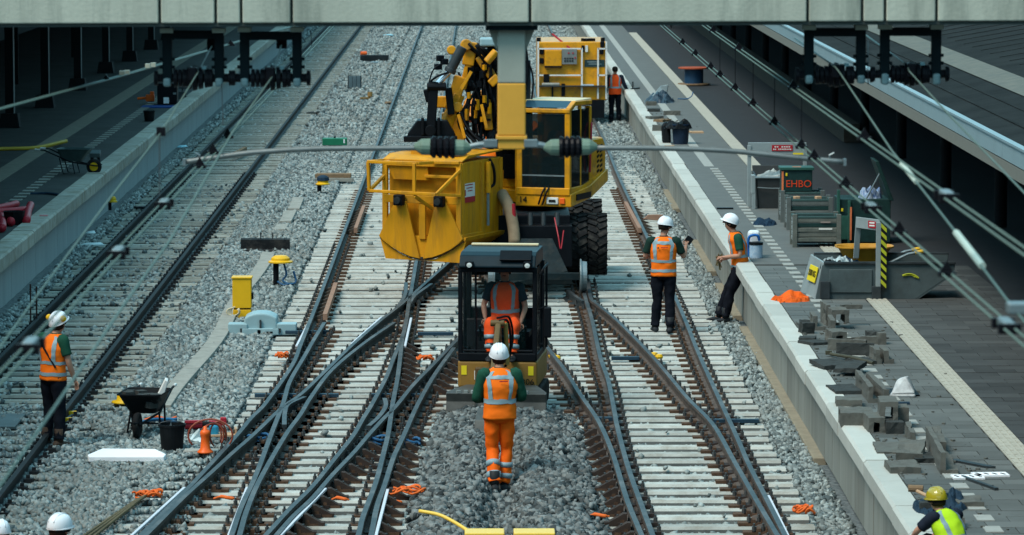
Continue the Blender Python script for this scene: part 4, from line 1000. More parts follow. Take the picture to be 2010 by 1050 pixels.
# mirror
mb = MB(); mb.box(EP(1016, 243, 66.8), (.05, .06, .12)); mb.build('mirror', grey_metal, ex, bev=.01)
# arm
DA = 67.15
def A(u, v, d=0.0): return EP(u, v, DA+d)
mb = MB(); mb.bar(A(1000, 330, .8), A(985, 190, .6), .30, .34); mb.bar(A(985, 200, .6), A(962, 118, .3), .26, .30); mb.build('boom', black, ex, bev=.03)
mb = MB(); mb.bar(A(926, 82), A(918, 128), .14, .20); mb.bar(A(928, 92), A(908, 175), .10, .12); mb.bar(A(900, 185), A(868, 265, -.1), .15, .2); mb.bar(A(905, 150), A(884, 215), .16, .22); mb.cyl(A(915, 88, -.15), A(915, 88, .2), .10, 14); mb.cyl(A(886, 98, -.15), A(886, 98, .2), .08, 12); mb.cyl(A(898, 210, -.15), A(898, 210, .2), .09, 12)
mb.bar(A(940, 110), A(966, 150), .12, .16); mb.cyl(A(974, 100, -.3), A(955, 122, -.3), .07, 12); mb.bar(A(962, 165, -.2), A(978, 150, -.2), .2, .14); mb.bar(A(955, 195), A(960, 255), .12, .14)
mb.build('stick', yellow, ex, bev=.02)
mb = MB(); mb.cyl(A(908, 92, -.35), A(884, 138, -.35), .085, 16); mb.cyl(A(886, 134, -.35), A(882, 142, -.35), .10, 16); mb.build('cylinder_barrel', dark_metal, ex, smooth=False, bev=.01)
MB().cyl(A(884, 138, -.35), A(858, 166, -.35), .05, 12).build('cylinder_rod', chrome, ex)
mb = MB(); mb.bar(A(852, 160, -.35), A(846, 250, -.35), .17, .16); mb.cyl(A(838, 170, -.4), A(876, 170, -.4), .07, 12); mb.bar(A(880, 172, -.2), A(886, 225, -.2), .10, .12); mb.bar(A(836, 175, -.2), A(842, 200, -.2), .08, .1); mb.build('link', black, ex, bev=.02)
mb = MB(); c = A(845, 262, -.4); mb.prism([c+V(-.42, 0, -.13), c+V(.44, 0, -.13), c+V(.40, 0, .0), c+V(.28, 0, .22), c+V(-.22, 0, .22), c+V(-.38, 0, .0)], (0, .5, 0)); mb.box(c+V(0, -.02, -.09), (.9, .12, .1)); mb.box(c+V(-.13, -.04, .12), (.05, .08, .3)); mb.box(c+V(.14, -.04, .12), (.05, .08, .3)); mb.cyl(c+V(0, -.06, .05), c+V(0, .1, .05), .10, 14); mb.build('quick_coupler', black, ex, bev=.015)
mb = MB(); mb.cyl(A(968, 140, .1), A(966, 255, .1), .075, 12); mb.cyl(A(966, 255, .1), A(966, 292, .1), .095, 12); mb.cyl(A(1030, 118, .5), A(1030, 285, .5), .10, 12); mb.box(A(960, 85, .2), (.34, .3, .14)); mb.build('mast', mat('mast_blue', (0.014, 0.024, 0.034), .45, var=.3), ex, bev=.01)
hz_ = MB()
def hose(pts_, r=.022): hz_.tube(smooth_path(pts_, 5), r, 6)
for k in range(13):
    hose([A(918+k*4+wob(4), 90+wob(6), wob(.2)), A(945+k*4+wob(6), 118+wob(8), wob(.2)), A(935+k*5+wob(8), 165+wob(10), wob(.2)), A(915+k*9+wob(8), 215+wob(10), wob(.2)), A(925+k*6, 262+wob(6), .1)], .024)
hose([A(896, 200), A(905, 245, -.2), A(935, 280, -.4), A(968, 292, -.3)], .026); hose([A(900, 190), A(912, 240, -.2), A(940, 274, -.4), A(972, 286, -.3)], .026)
hose([A(845, 160, -.4), A(858, 150, -.5), A(880, 142, -.4)], .02); hose([A(840, 170, -.3), A(852, 135, -.3), A(880, 120, -.2)], .014); hose([A(892, 150), A(888, 185), A(905, 210)], .018); hose([A(880, 180), A(893, 205), A(888, 240)], .022); hose([A(1028, 70, .4), A(1036, 130, .4), A(1030, 200, .4), A(1036, 270, .4)], .022); hose([A(1022, 90, .4), A(1046, 150, .4), A(1040, 220, .4)], .018); hose([A(1032, 110, .4), A(1024, 170, .4), A(1034, 280, .4)], .02)
for k in range(12): hose([A(905+k*6+wob(6), 150+wob(15), wob(.3)), A(915+k*5+wob(10), 200+wob(10), wob(.3)), A(905+k*6+wob(8), 245+wob(10), wob(.2)), A(930+k*3+wob(8), 285+wob(4), -.1)], .02)
hz_.build('hoses', black, ex, smooth=True)
mb = MB()
for i in range(40): mb.box(A(912+rnd.random()*56, 110+rnd.random()*130, wob(.25)), (.03+rnd.random()*.08, .06, .03+rnd.random()*.10), wob(1))
mb.build('valves', black, ex)
mb = MB(); mb.box(A(950, 120, .3), (.36, .3, .42)); mb.box(A(962, 175, .4), (.30, .3, .60)); mb.box(A(930, 150, .5), (.22, .2, .5)); mb.box(A(945, 215, .6), (.26, .2, .35)); mb.build('boom_body', black, ex, bev=.04)
MB().box(A(966, 82, -.2), (.42, .3, .14)).build('boom_top_cover', bluegrey, ex, bev=.03)
mb = MB(); mb.bar(A(925, 140, -.5), A(905, 175, -.5), .12, .05); mb.bar(A(945, 205, -.4), A(955, 250, -.4), .10, .05); mb.bar(A(900, 225, -.3), A(912, 270, -.3), .26, .05); mb.build('side_plates', yellow, ex)
mb = MB()
for i in range(9): mb.box(A(915+rnd.random()*50, 125+rnd.random()*110, -.2+wob(.1)), (.05, .05, .08+rnd.random()*.12), wob(1))
mb.build('brackets', yellow, ex)
mb = MB(); mb.box(A(865, 200, .3), (.25, .1, .2)); mb.box(A(890, 250, .5), (.4, .2, .5)); mb.build('rear_tank', yellow, ex, bev=.02)
mb = MB()
for u, v in ((880, 125), (868, 135), (872, 118)): mb.box(A(u-8, v-4, -.2), (.12, .1, .1), .4)
mb.build('work_lamp', black, ex, bev=.015)
# operator of the excavator
seat = dict(pel=(0, 0, .16), chest=(0, .02, .50), neck=(0, .03, .70), head=(0, .05, .855), sL=(-.19, .02, .63), sR=(.19, .02, .63), eL=(-.27, .10, .38), eR=(.27, .10, .38), wL=(-.25, .34, .34), wR=(.25, .34, .34),
    hL=(-.10, .02, .13), hR=(.10, .02, .13), kL=(-.17, .42, .16), kR=(.17, .42, .16), aL=(-.15, .50, -.25), aR=(.15, .50, -.25), tL=(-.16, .68, -.30), tR=(.16, .68, -.30))
person('driver in orange vest seated in the large yellow excavator cab', E0+CO+RE @ V(.10, .74, 2.02), R(180-20), .92, seat, shirt=navy_shirt, helmet=None, bands='h1v', face_yaw=R(-20))

# ---------- clamshell hopper
hp = thing('clamshell_bucket', 'worn yellow clamshell ballast bucket hanging from the excavator arm', 'bucket', (-.98, 65.75, .62), R(-25))
wd = .72
mb = MB(); mb.box((0, .88, .98), (1.40, 1.44, 1.36)); mb.build('shell', yellow_old, hp, bev=.02)
jaw = MB(); arc = [V(-.78+1.56*k/14, -.012, .36-.34*math.sin(math.pi*k/14)) for k in range(15)]
jaw.prism([V(.80, -.01, .42), V(-.80, -.01, .42)] + arc, (0, 1.6, 0)); jaw.build('jaw', yellow_old, hp)
mb = MB(); mb.prism([V(-.78, -.02, .36), V(-.68, -.02, .02), V(.70, -.02, .0), V(.80, -.02, .36)] + [V(.78-1.56*k/14, -.02, .345-.335*math.sin(math.pi*k/14)) for k in range(15)], (0, .03, 0)); mb.build('cutting_edge', yellow_old, hp)
MB().tube([p+V(0, -.018, .012) for p in arc], .006, 6).build('edge_seam', dark_metal, hp)
bt = MB()
for k in range(1, 14): p = arc[k]; bt.box(p+V(0, -.02, .035), (.035, .03, .035))
bt.build('bolt', dark_metal, hp)
for x in (-.36, .38):
    q = 1 if x > 0 else -1
    mb = MB(); mb.prism([V(x-q*.10, -.11, 1.0), V(x+q*.10, -.11, 1.0), V(q*.77, -.09, .40), V(q*.70, -.08, .325), V(q*.55, -.075, .225), V(q*.38, -.07, .14), V(q*.2, -.065, .075), V(q*.03, -.06, .045)], (0, .05, 0)); g_ = mb.build('gusset', yellow_old, hp, bev=.006)
    MB().box((x, -.15, 1.02), (.17, .14, .18)).build('pivot_block', black, hp, bev=.02)
    MB().lathe([(.02, -.02), (.06, -.02), (.06, .02), (.02, .02)], (x, -.23, 1.02), 14, Matrix.Rotation(R(90), 3, 'X')).build('pivot_cap', dark_metal, hp)
mb = MB(); mb.box((0, -.02, 1.03), (1.38, .08, .13)); mb.box((.01, -.025, .68), (.12, .05, .62)); mb.box((-.68, -.02, 1.0), (.09, .07, 1.3)); mb.box((.68, -.02, 1.0), (.09, .07, 1.3)); mb.box((0, -.02, 1.62), (1.40, .07, .08)); mb.box((.35, -.015, 1.42), (.6, .05, .05)); mb.build('ribs', yellow_old, hp, bev=.008)
mb = MB(); mb.prism([V(-.64, -.02, 1.58), V(.1, -.02, 1.58), V(.1, .02, 1.35), V(-.55, .02, 1.35)], (0, .03, 0)); mb.build('flap', yellow_old, hp)
mb = MB()
fr = [V(-.80, -.42, 1.66), V(-.78, -.42, 1.18), V(.66, -.40, 1.14), V(.70, -.04, 1.60), V(.38, -.36, 1.64)]
for a, b in ((fr[0], fr[1]), (fr[1], V(.45, -.42, 1.16)), (fr[0], V(.1, -.40, 1.66)), (V(.1, -.40, 1.66), V(.25, -.1, 1.66)), (V(.25, -.1, 1.66), V(.7, -.05, 1.66)), (V(.45, -.42, 1.16), V(.72, -.05, 1.55)), (fr[1], V(-.68, -.03, 1.42)), (V(.45, -.42, 1.16), V(.72, -.05, 1.12)), (V(.05, -.42, 1.66), V(.05, -.42, 1.14)), (V(.05, -.42, 1.12), V(.22, -.06, .88)), (V(-.80, -.42, 1.66), V(-.72, .05, 1.66))): mb.bar(a, b, .055, .05)
mb.build('guard_frame', yellow_old, hp, bev=.008)
mb = MB(); mb.prism([V(-.73, 0, 1.66), V(.73, 0, 1.66), V(.73, .25, 1.74), V(.73, 1.6, 1.76), V(-.73, 1.6, 1.76), V(-.73, .25, 1.74)], (0, 0, .03)); mb.box((.06, .5, 1.80), (.9, .3, .12)); mb.build('lid', yellow_old, hp, bev=.01)
mb = MB(); mb.box((.715, .80, 1.0), (.05, .10, 1.25)); mb.box((.72, .4, .42), (.05, .9, .09)); mb.box((.71, .05, 1.0), (.05, .08, 1.3)); mb.box((.71, 1.55, 1.0), (.05, .08, 1.3)); mb.build('side_ribs', yellow_old, hp, bev=.006)
mb = MB(); mb.cyl((.77, .92, .55), (.77, .92, 1.15), .026, 10); mb.build('cylinder_rod', grey_metal, hp); MB().cyl((.77, .92, 1.1), (.77, .92, 1.62), .05, 12).build('cylinder_barrel', yellow, hp)
mb = MB(); mb.tube(smooth_path([V(.76, 1.0, 1.66), V(.80, 1.08, 1.5), V(.78, 1.15, 1.25), V(.75, 1.05, 1.18)], 5), .025, 8); mb.build('hose', black, hp)
sg = MB().box((.705, .30, 1.15), (.008, .46, .30)); sgo = sg.build('notice', white_p, hp); MB().box((.711, .30, 1.03), (.006, .46, .09)).build('notice_band', red_sign, sgo)
mb = MB()
for k in range(3): mb.box((.7105, .30+.02*k, 1.275-k*.05), (.004, .30-.06*k, .014))
mb.box((.7105, .14, 1.15), (.004, .06, .10)); mb.build('notice_print', red_sign, sgo)
mb = MB(); mb.tube([V(.2, .35, 1.86), V(.45, .3, 1.86), V(.62, .35, 1.84)], .035, 8); mb.build('tool', bluegrey, hp)

# ---------- small digger
md = thing('mini_excavator', 'small black-cabbed digger with yellow base facing the camera in the middle of the tracks', 'excavator', (.205, 51.7, 0), R(-6)); md.scale = (1, 1, .92)
W = .525
mb = MB(); mb.box((0, .72, .56), (1.05, 1.45, .40)); base = mb.build('body', tan_yellow, md, bev=.04, seg=3)
mb = MB(); mb.prism([V(-W, .9, .76), V(W, .9, .76), V(W, 1.5, .76), V(W, 1.5, 1.25), V(W, 1.3, 1.35), V(-W, 1.3, 1.35), V(-W, .9, 1.0)][0:1]+[V(-W, 1.5, .76), V(-W, 1.5, 1.2), V(-W, 1.0, 1.25)], (2*W, 0, 0)); mb.build('engine_cover', black, md, bev=.03)
mb = MB()
for x in (-.49, .49):
    mb.bar((x, .03, .76), (x, .03, 2.10), .06, .07); mb.bar((x, 1.05, .76), (x, 1.05, 2.10), .07, .08); mb.bar((x, .55, .76), (x, .55, 2.1), .045, .05)
mb.box((0, .03, .81), (1.02, .08, .12)); mb.box((0, .03, 2.06), (1.0, .08, .07)); mb.box((.49, .55, .8), (.06, 1.05, .09)); mb.box((-.49, .55, .8), (.06, 1.05, .09)); mb.box((-.29, .04, 1.45), (.03, .03, 1.25)); mb.box((0, 1.06, 1.1), (1.0, .05, .6)); mb.box((0, .03, .90), (.94, .05, .03))
mb.build('cab_frame', black, md, bev=.015, seg=2)
mb = MB(); mb.prism([V(-.50, -.05, 2.09), V(.50, -.05, 2.09), V(.50, -.03, 2.16), V(.46, .10, 2.27), V(-.46, .10, 2.27), V(-.50, -.03, 2.16)][0:1]+[V(-.50, -.05, 2.12), V(-.50, .06, 2.26), V(-.50, .2, 2.30), V(-.50, 1.1, 2.30), V(-.50, 1.12, 2.09)], (1.0, 0, 0)); ro = mb.build('roof', teal_roof, md, bev=.035, seg=3)
MB().box((0, 1.04, 2.318), (.90, .10, .035)).build('roof_edge', pale_roof, md, bev=.012)
mb = MB(); mb.box((.24, .03, 2.262), (.42, .20, .03), rot=Matrix.Rotation(R(38), 3, 'X')); mb.build('roof_hatch', black, ro, bev=.01)
for x in (-.36, .40):
    MB().box((x, -.06, 2.14), (.11, .07, .10)).build('lamp_housing', black, md, bev=.02); MB().lathe([(.001, 0), (.035, 0), (.035, .012), (.001, .018)], (x, -.09, 2.135), 12, Matrix.Rotation(R(90), 3, 'X')).build('lamp', headlamp, md)
MB().box((.06, .02, 1.48), (.62, .010, 1.10)).build('windscreen', glass2, md); MB().box((-.38, .02, 1.48), (.18, .010, 1.10)).build('quarter_window', glass2, md); MB().box((.505, .30, 1.48), (.010, .44, 1.2)).build('side_window', glass2, md); MB().box((-.505, .30, 1.48), (.010, .44, 1.2)).build('side_window', glass2, md)
mb = MB(); mb.box((.04, .62, 1.02), (.50, .46, .12)); mb.box((.04, .86, 1.35), (.46, .12, .62)); mb.build('seat', black, md, bev=.03)
MB().box((0, .5, .775), (.96, .95, .03)).build('cab_floor', black, md)
mb = MB()
for x in (-.26, .34): mb.tube([V(x, .35, 1.0), V(x, .30, 1.22)], .018, 6); mb.box((x, .5, 1.1), (.10, .35, .08))
mb.build('control_levers', black, md)
mb = MB(); mb.tube(smooth_path([V(.56, .05, 2.0), V(.60, .1, 2.08), V(.62, .4, 2.1), V(.60, .5, 2.0), V(.60, .5, .9)], 4), .016, 6); mb.tube([V(.60, .05, 1.0), V(.60, .05, 2.0)], .014, 6); mb.tube([V(.60, .05, 1.0), V(.53, .05, 1.0)], .012, 6); mb.build('grab_rail', black, md)
MB().box((.66, -.02, 1.32), (.10, .06, .44)).build('mirror', black, md, bev=.02); MB().tube([V(.53, .02, 1.5), V(.66, .0, 1.56)], .01, 6).build('mirror_arm', black, md)
for x in (-.44, .44): MB().box((x, -.008, .62), (.07, .006, .13)).build('warning_sticker', ysign, md)
MB().box((-.29, -.006, .55), (.03, .01, .13)).build('white_sticker', white_p, md)
text('number', '306', .115, black_print, md, (.40, -.022, .46), (R(90), 0, 0))
mb = MB(); mb.box((-.17, -.03, .56), (.24, .10, .22)); mb.cyl((-.18, -.10, .50), (-.02, -.10, .50), .09, 14); mb.box((-.05, -.12, .44), (.18, .22, .12)); mb.build('swing_bracket', mat('bronze', (0.13, 0.085, 0.04), .6, var=.4), md, bev=.02)
mb = MB()
for x in (-.03, .03): mb.prism([V(x-.010+.04, -.08, .42), V(x-.022+.04, -.22, .5), V(x-.022+.06, -.40, .85), V(x-.022+.07, -.62, 1.32), V(x-.022+.07, -.50, 1.42), V(x-.022+.06, -.30, 1.05), V(x-.022+.04, .0, .58)], (.020, 0, 0))
mb.cyl((-.03, -.58, 1.37), (.15, -.58, 1.37), .045, 12); mb.build('boom', mat('boom_gold', (0.15, 0.092, 0.03), .5, var=.4), md, bev=.006)
mb = MB(); mb.cyl((.16, -.28, .75), (.16, -.52, 1.36), .03, 10); mb.build('boom_cylinder', mat('brass', (0.42, 0.28, 0.08), .45, var=.2), md)
mb = MB(); mb.tube(smooth_path([V(.08, -.1, .6), V(.20, -.3, .95), V(.19, -.5, 1.38), V(.08, -.6, 1.40)], 5), .018, 6); mb.tube(smooth_path([V(.0, -.1, .6), V(.21, -.2, 1.0), V(.20, -.4, 1.42), V(.05, -.55, 1.44)], 5), .016, 6); mb.build('hoses', black, md)
MB().bar((.07, -.58, 1.34), (.13, -2.35, .40), .075, .10).build('stick', mat('boom_gold', (0, 0, 0)), md, bev=.02)
mb = MB(); pr = [V(-.02, -2.25, .42), V(-.02, -2.62, .30), V(-.02, -2.72, .06), V(-.02, -2.58, -.10), V(-.02, -2.36, -.12), V(-.02, -2.2, .12)]; mb.prism(pr, (.40, 0, 0)); mb.build('bucket', blade_m, md, bev=.015)
# tracks and blade
for x in (-.42, .42):
    mb = MB(); n = 14; lo = []
    mb.prism([V(x-.14, .1+.16-.16*math.cos(a)*1.0 if False else y, z) for y, z in [(.16, .02), (0.05, .10), (0.02, .22), (.10, .34), (1.3, .34), (1.42, .24), (1.40, .10), (1.3, .02)] for a in [0]], (.28, 0, 0)); tk = mb.build('rubber_track', rubber, md, bev=.02)
bx = .06
mb = MB(); mb.prism([V(-.65+bx, -.72, .14), V(-.65+bx, -.80, .14), V(-.65+bx, -.76, .28), V(-.65+bx, -.80, .40), V(-.65+bx, -.70, .41), V(-.65+bx, -.66, .28)], (1.30, 0, 0)); bl = mb.build('dozer_blade', blade_m, md, bev=.008)
MB().box((-.27+bx, -.795, .27), (.006, .02, .25)).build('blade_seam', dark_metal, bl)
mb = MB(); mb.prism([V(-.65+bx, -.70, .41), V(-.46+bx, -.05, .42), V(-.30+bx, -.05, .42), V(-.18+bx, -.70, .41)], (0, 0, -.03)); mb.prism([V(.65+bx, -.70, .41), V(.46+bx, -.05, .42), V(.28+bx, -.05, .42), V(.2+bx, -.70, .41)], (0, 0, -.03)); mb.box((bx, -.35, .30), (.5, .7, .12)); mb.build('blade_arms', blade_m, md)
mb = MB()
for i in range(9): mb.box((bx+wob(.5), -.76+wob(.03), .42), (.05, .05, .04), wob(2))
mb.build('stones_on_blade', stone_m, md)
person('digger driver in orange vest and trousers seated in the small black cab', md.location+Matrix.Rotation(R(-6), 3, 'Z') @ V(.05, .52, 1.02), R(180-6), .95, dict(seat, wL=(-.24, .22, .16), wR=(.26, .20, .22), eL=(-.29, .02, .36), eR=(.30, .02, .38)), vest=redor, shirt=navy_shirt, pants=redor, pant_bands=True, helmet=None, bands='h1v', head_tilt=R(5))

# ---------- yellow equipment wagon
wg = thing('equipment_wagon', 'boxy yellow rail wagon with white rail frames and control panel at the back', 'wagon', (2.53, 111, 0))
MB().box((0, 1.6, 1.47), (1.92, 3.2, 1.64)).build('body', yellow, wg, bev=.03)
mb = MB(); mb.box((0, 1.6, .58), (1.8, 3.2, .16)); mb.build('chassis', black, wg)
for x in (-.75, .75):
    for y in (.5, 2.6): MB().lathe([(.03, -.06), (.36, -.06), (.36, -.03), (.32, -.02), (.32, .06), (.03, .06)], (x, y, .48), 24, Matrix.Rotation(R(90)*(1 if x > 0 else -1), 3, 'Y')).build('rail_wheel', black, wg)
for x in (-.6, .72): MB().box((x, -.05, .42), (.36, .25, .5)).build('step', black, wg)
mb = MB()
for x in (-.95, .27, .72, .95): mb.bar((x, -.07, .70 if x != .27 else .75), (x, -.07, 2.12 if x not in (-.95, .95) else 2.3), .045, .04)
for a, b, z in ((-.95, .27, 2.10), (-.95, .27, 1.36), (.72, .95, 2.10), (.72, .95, 1.36)): mb.bar((a, -.07, z), (b, -.07, z), .04, .04)
mb.build('rail_frame', white_p, wg)
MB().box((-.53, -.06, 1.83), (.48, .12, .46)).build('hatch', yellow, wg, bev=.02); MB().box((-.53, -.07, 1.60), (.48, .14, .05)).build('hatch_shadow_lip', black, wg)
cp = MB().box((-.08, -.05, 1.88), (.42, .10, .42)).build('control_panel', mat('panel_grey', (0.22, 0.23, 0.22), .5), wg)
mb = MB()
for r in range(2):
    for c in range(4): mb.box((-.2+c*.07, -.105, 1.76+r*.07), (.04, .02, .04))
mb.build('buttons', black, cp); mb = MB()
for x, z in ((-.1, 1.98), (.02, 1.98), (.08, 1.85)): mb.box((x, -.105, z), (.04, .02, .04))
mb.build('red_buttons', red_sign, cp)
MB().box((.63, -.012, 1.69), (.56, .012, .20)).build('dark_plate', mat('plate_teal', (0.02, 0.05, 0.055), .5), wg)
mb = MB(); mb.box((.60, -.02, 1.73), (.36, .008, .03)); mb.box((.64, -.02, 1.67), (.36, .008, .03)); mb.build('plate_print', grey_metal, wg)
MB().box((.40, -.03, 2.10), (.07, .05, .18)).build('white_card', white_p, wg); MB().box((.30, -.03, 2.10), (.08, .05, .18)).build('black_box', black, wg)
for x, z in ((-.85, 2.02), (-.85, 1.76), (.82, 2.02), (.84, 2.22)): MB().box((x, -.03, z), (.12, .06, .16)).build('lamp', black, wg, bev=.02)
mb = MB(); mb.box((0, -.10, 1.06), (1.85, .18, .03)); mb.build('shelf', dark_metal, wg)
mb = MB(); mb.box((-.6, -.10, 1.11), (.5, .12, .08)); mb.build('rag', mat('rag', (0.35, 0.34, 0.3), .9), wg, bev=.03); MB().box((.42, -.10, 1.09), (.36, .12, .03)).build('paper', mat('paper_blue', (0.5, 0.62, 0.72), .7), wg)
mb = MB(); mb.box((-.72, -.06, 1.28), (.16, .08, .22)); mb.box((-.55, -.06, .9), (.05, .05, .35)); mb.box((-.25, -.06, .95), (.10, .08, .35)); mb.build('hoses', black, wg)
for x in (-.93, .86): MB().cyl((x, .2, 2.29), (x, .2, 2.40), .06, 12).build('buffer_lamp', black, wg)
MB().bar((-.05, -.05, 2.10), (-.55, .3, 2.50), .04, .04).build('red_pole', red_m, wg)
mb = MB()
for i in range(7): mb.box((.3+i*.05, .4+wob(.1), 2.32), (.08, .08, .10), wob(1))
mb.build('roof_clutter', black, wg)
# workers between the machines
crouched('worker in orange bending behind the hanging hose bundle of the large excavator', 951, 232, 72.5, R(80), -.02, vest=redor, shirt=orange, helmet=mat('helmet_orange', (0.85, 0.3, 0.05), .4), bands='h1')
g = P(1048, 182, 96)
bent = dict(pel=(0, 0, .92), chest=(0, .24, 1.15), neck=(0, .42, 1.27), head=(0, .54, 1.36), sL=(-.19, .36, 1.22), sR=(.19, .36, 1.22), eL=(-.24, .45, .95), eR=(.24, .45, .95), wL=(-.18, .55, .75), wR=(.18, .55, .75))
person('worker in orange bending over beside the yellow wagon, half hidden by the post', V(g.x, 96, 0), R(75), .95, bent, shirt=navy_shirt, bands='h1v')
# ================================================================== LOOSE THINGS
def one(name, label, cat, mb, m, loc, rz=0.0, group=None, **kw): return tag(at(mb.build(name, m, **kw), loc, rz), label, cat, group)
def bucket(name, label, u, v, z, h=.32, r=.16, m=plastic_black, handle=True):
    t = thing(name, label, 'bucket', G(u, v, z))
    MB().lathe([(.005, .012), (r*.80, 0), (r*.83, .01), (r, h), (r*1.06, h), (r*1.06, h-.03), (r*.95, h-.03), (r*.94, h-.005), (r*.78, .05), (.005, .05)], n=24).build('shell', m, t, smooth=False)
    if handle: MB().tube([V(r*1.05*math.cos(a), -.03, h-.02+.12*math.sin(a)*.5) for a in [math.pi*k/10 for k in range(11)]], .006, 6).build('handle', dark_metal, t)
    return t
def barrow(label, loc, rz, tray_m, wheel_m, k=1.0):
    t = thing('wheelbarrow', label, 'wheelbarrow', loc, rz); t.scale = (k,)*3            # wheel towards -y
    def rr(w_, l, y, z, r=.08):
        out = []
        for cx, cy, a0 in ((w_-r, l-r, 0), (-w_+r, l-r, 90), (-w_+r, -l+r, 180), (w_-r, -l+r, 270)):
            for q in range(4): a = R(a0+q*30); out.append(V(cx+r*math.cos(a), y+cy+r*math.sin(a), z))
        return out
    MB().rings([rr(.20, .24, .10, .34), rr(.33, .42, .02, .66), rr(.345, .435, .02, .665), rr(.345, .435, .02, .64), rr(.32, .41, .02, .64), rr(.19, .23, .10, .37)]).build('tray', tray_m, t, smooth=False, bev=.004)
    M = Matrix.Rotation(R(90), 3, 'Y')
    wh = MB().lathe([(.10, -.03), (.15, -.045), (.19, -.035), (.20, 0), (.19, .035), (.15, .045), (.10, .03)], (0, -.46, .20), 24, M).build('wheel', rubber, t, smooth=True)
    MB().lathe([(.02, -.035), (.125, -.032), (.125, .032), (.02, .035)], (0, -.46, .20), 20, M).build('rim', wheel_m, wh)
    for s in (-1, 1):
        MB().tube([V(s*.06, -.58, .22), V(s*.08, -.42, .24), V(s*.22, .10, .33), V(s*.27, .75, .62), V(s*.27, .98, .64)], .018, 8).build('handle', black, t, smooth=True)
        MB().tube([V(s*.22, .05, .34), V(s*.26, -.02, .03), V(s*.26, .28, .03), V(s*.23, .38, .42)], .016, 8).build('leg', black, t)
        MB().tube([V(s*.27, .86, .635), V(s*.27, 1.0, .64)], .024, 8).build('grip', white_p, t)
    MB().tube([V(-.25, .1, .16), V(.25, .1, .16)], .014, 6).build('brace', black, t)
    MB().tube([V(-.06, -.6, .25), V(0, -.66, .26), V(.06, -.6, .25)], .016, 6).build('nose_hoop', black, t)
    return t
# --- between the old track and the crossing
barrow('black wheelbarrow on the ballast seen from its wheel end, with a white bag inside', G(270, 862, .02)+V(.05, .42, 0), R(-8), plastic_black, black, .83)
b0 = G(270, 862, .02)+V(0, .05, -.06)
mb = MB(); mb.prism([V(0, 0, 0), V(.10, 0, .02), V(.16, 0, .22), V(.12, 0, .24)], (.02, .12, .02)); one('bag', 'crumpled white bag sticking out of the black wheelbarrow', 'bag', mb, white_p, b0+V(.19, .45, .50), .2, bev=.01)
mb = MB()
for i in range(14): mb.box((wob(.2), wob(.25), .40+rnd.random()*.12), (.12, .12, .08), wob(2))
one('rubble', 'dark rubble lying in the tray of the black wheelbarrow', 'rubble', mb, block_dark, b0+V(.04, .40, .06))
bucket('bucket', 'black plastic bucket beside the white foam board', 338, 884, .02, .33, .16)
one('shovel_blade', 'small grey trowel standing in the black bucket by the foam board', 'trowel', MB().prism([V(-.02, 0, 0), V(.03, 0, 0), V(.015, 0, .10)], (0, .01, 0)), grey_metal, G(334, 884, .02)+V(0, -.02, .26))
fbm = MB(); pl = [G(172, 892, .1), G(200, 880, .1), G(306, 881, .1), G(326, 891, .1), G(322, 896, .1), G(174, 896, .1)]; c0 = sum(pl, V(0, 0, 0))/6
fbm.prism([V(p.x-c0.x, p.y-c0.y, 0) for p in pl], (0, 0, .07)); one('foam_board', 'white foam board lying flat on the ballast', 'board', fbm, foam, V(c0.x, c0.y, .03), bev=.012)
def mushroom(label, u, v, cap=yplastic, h=.42, r=.21, legs=True):
    t = thing('cable_marker', label, 'marker post', G(u, v, .02))
    MB().lathe([(.02, h+.11), (r*.5, h+.10), (r*.75, h+.06), (r*.78, h+.02), (r, h+.005), (r, h-.02), (.02, h-.02)], n=24).build('cap', cap, t, smooth=False, bev=.004)
    MB().cyl((-.08, 0, -.1), (-.08, 0, h), .05, 10).build('stem', black, t)
    return t
mk = mushroom('yellow mushroom-capped cable marker with blue cables below the dark channel', 551, 561)
mb = MB(); mb.tube(smooth_path([V(.06, -.02, .38), V(.10, -.05, .2), V(.04, -.06, .1), V(.16, -.1, .04), V(.26, -.05, .08), V(.22, 0, .25)], 5), .02, 6); mb.tube(smooth_path([V(-.05, -.05, .08), V(.05, -.12, .03), V(.15, -.15, .05)], 4), .018, 6); mb.build('cable', blue_c, mk, smooth=True)
mk2 = mushroom('yellow-capped cable marker with a blue cloth on top beside the brown sleeper pile', 634, 380, h=.22, r=.16)
MB().lathe([(.14, .29), (.13, .36), (.07, .40), (.01, .41)], n=10).build('cloth', bluecloth, mk2)
mk3 = mushroom('yellow-capped post at the foot of the left platform wall', 222, 410, h=.16, r=.09)
cb = thing('signal_box', 'tall yellow trackside cabinet behind the blue-grey switch motor', 'cabinet', G(475, 627, .0)); cb.scale = (1, 1, .74)
MB().box((0, .12, .10), (.285, .24, .22)).build('plinth', yplastic, cb, bev=.01); MB().box((0, .12, .225), (.26, .22, .05)).build('gap', black, cb); MB().box((0, .12, .56), (.30, .25, .64)).build('door', yplastic, cb, bev=.012); MB().box((0, .12, .895), (.33, .28, .04)).build('lid', yplastic, cb, bev=.012)
MB().box((.16, .1, .5), (.03, .14, .14)).build('socket', black, cb)
cc = MB()
for k in range(3): cc.tube([V(-.10-.07*math.sin(a)*(1+.2*k)-.02*k, -.06-.01*k, .18+.10*math.cos(a)*(1-.1*k)) for a in [math.pi*2*q/16 for q in range(15)]], .012, 6)
cc.build('cable_coil', mat('cream_cable', (0.7, 0.6, 0.4), .6), cb, smooth=True)
sw = thing('switch_motor', 'blue-grey switch motor casing in front of the yellow cabinet', 'switch motor', G(513, 655, .0))
mb = MB(); arc_ = [V(.27*math.cos(a) if abs(math.cos(a)) < .85 else math.copysign(.25, math.cos(a)), -.2, .12+.22*math.sin(a)**.6) for a in [math.pi*k/12 for k in range(1, 12)]]
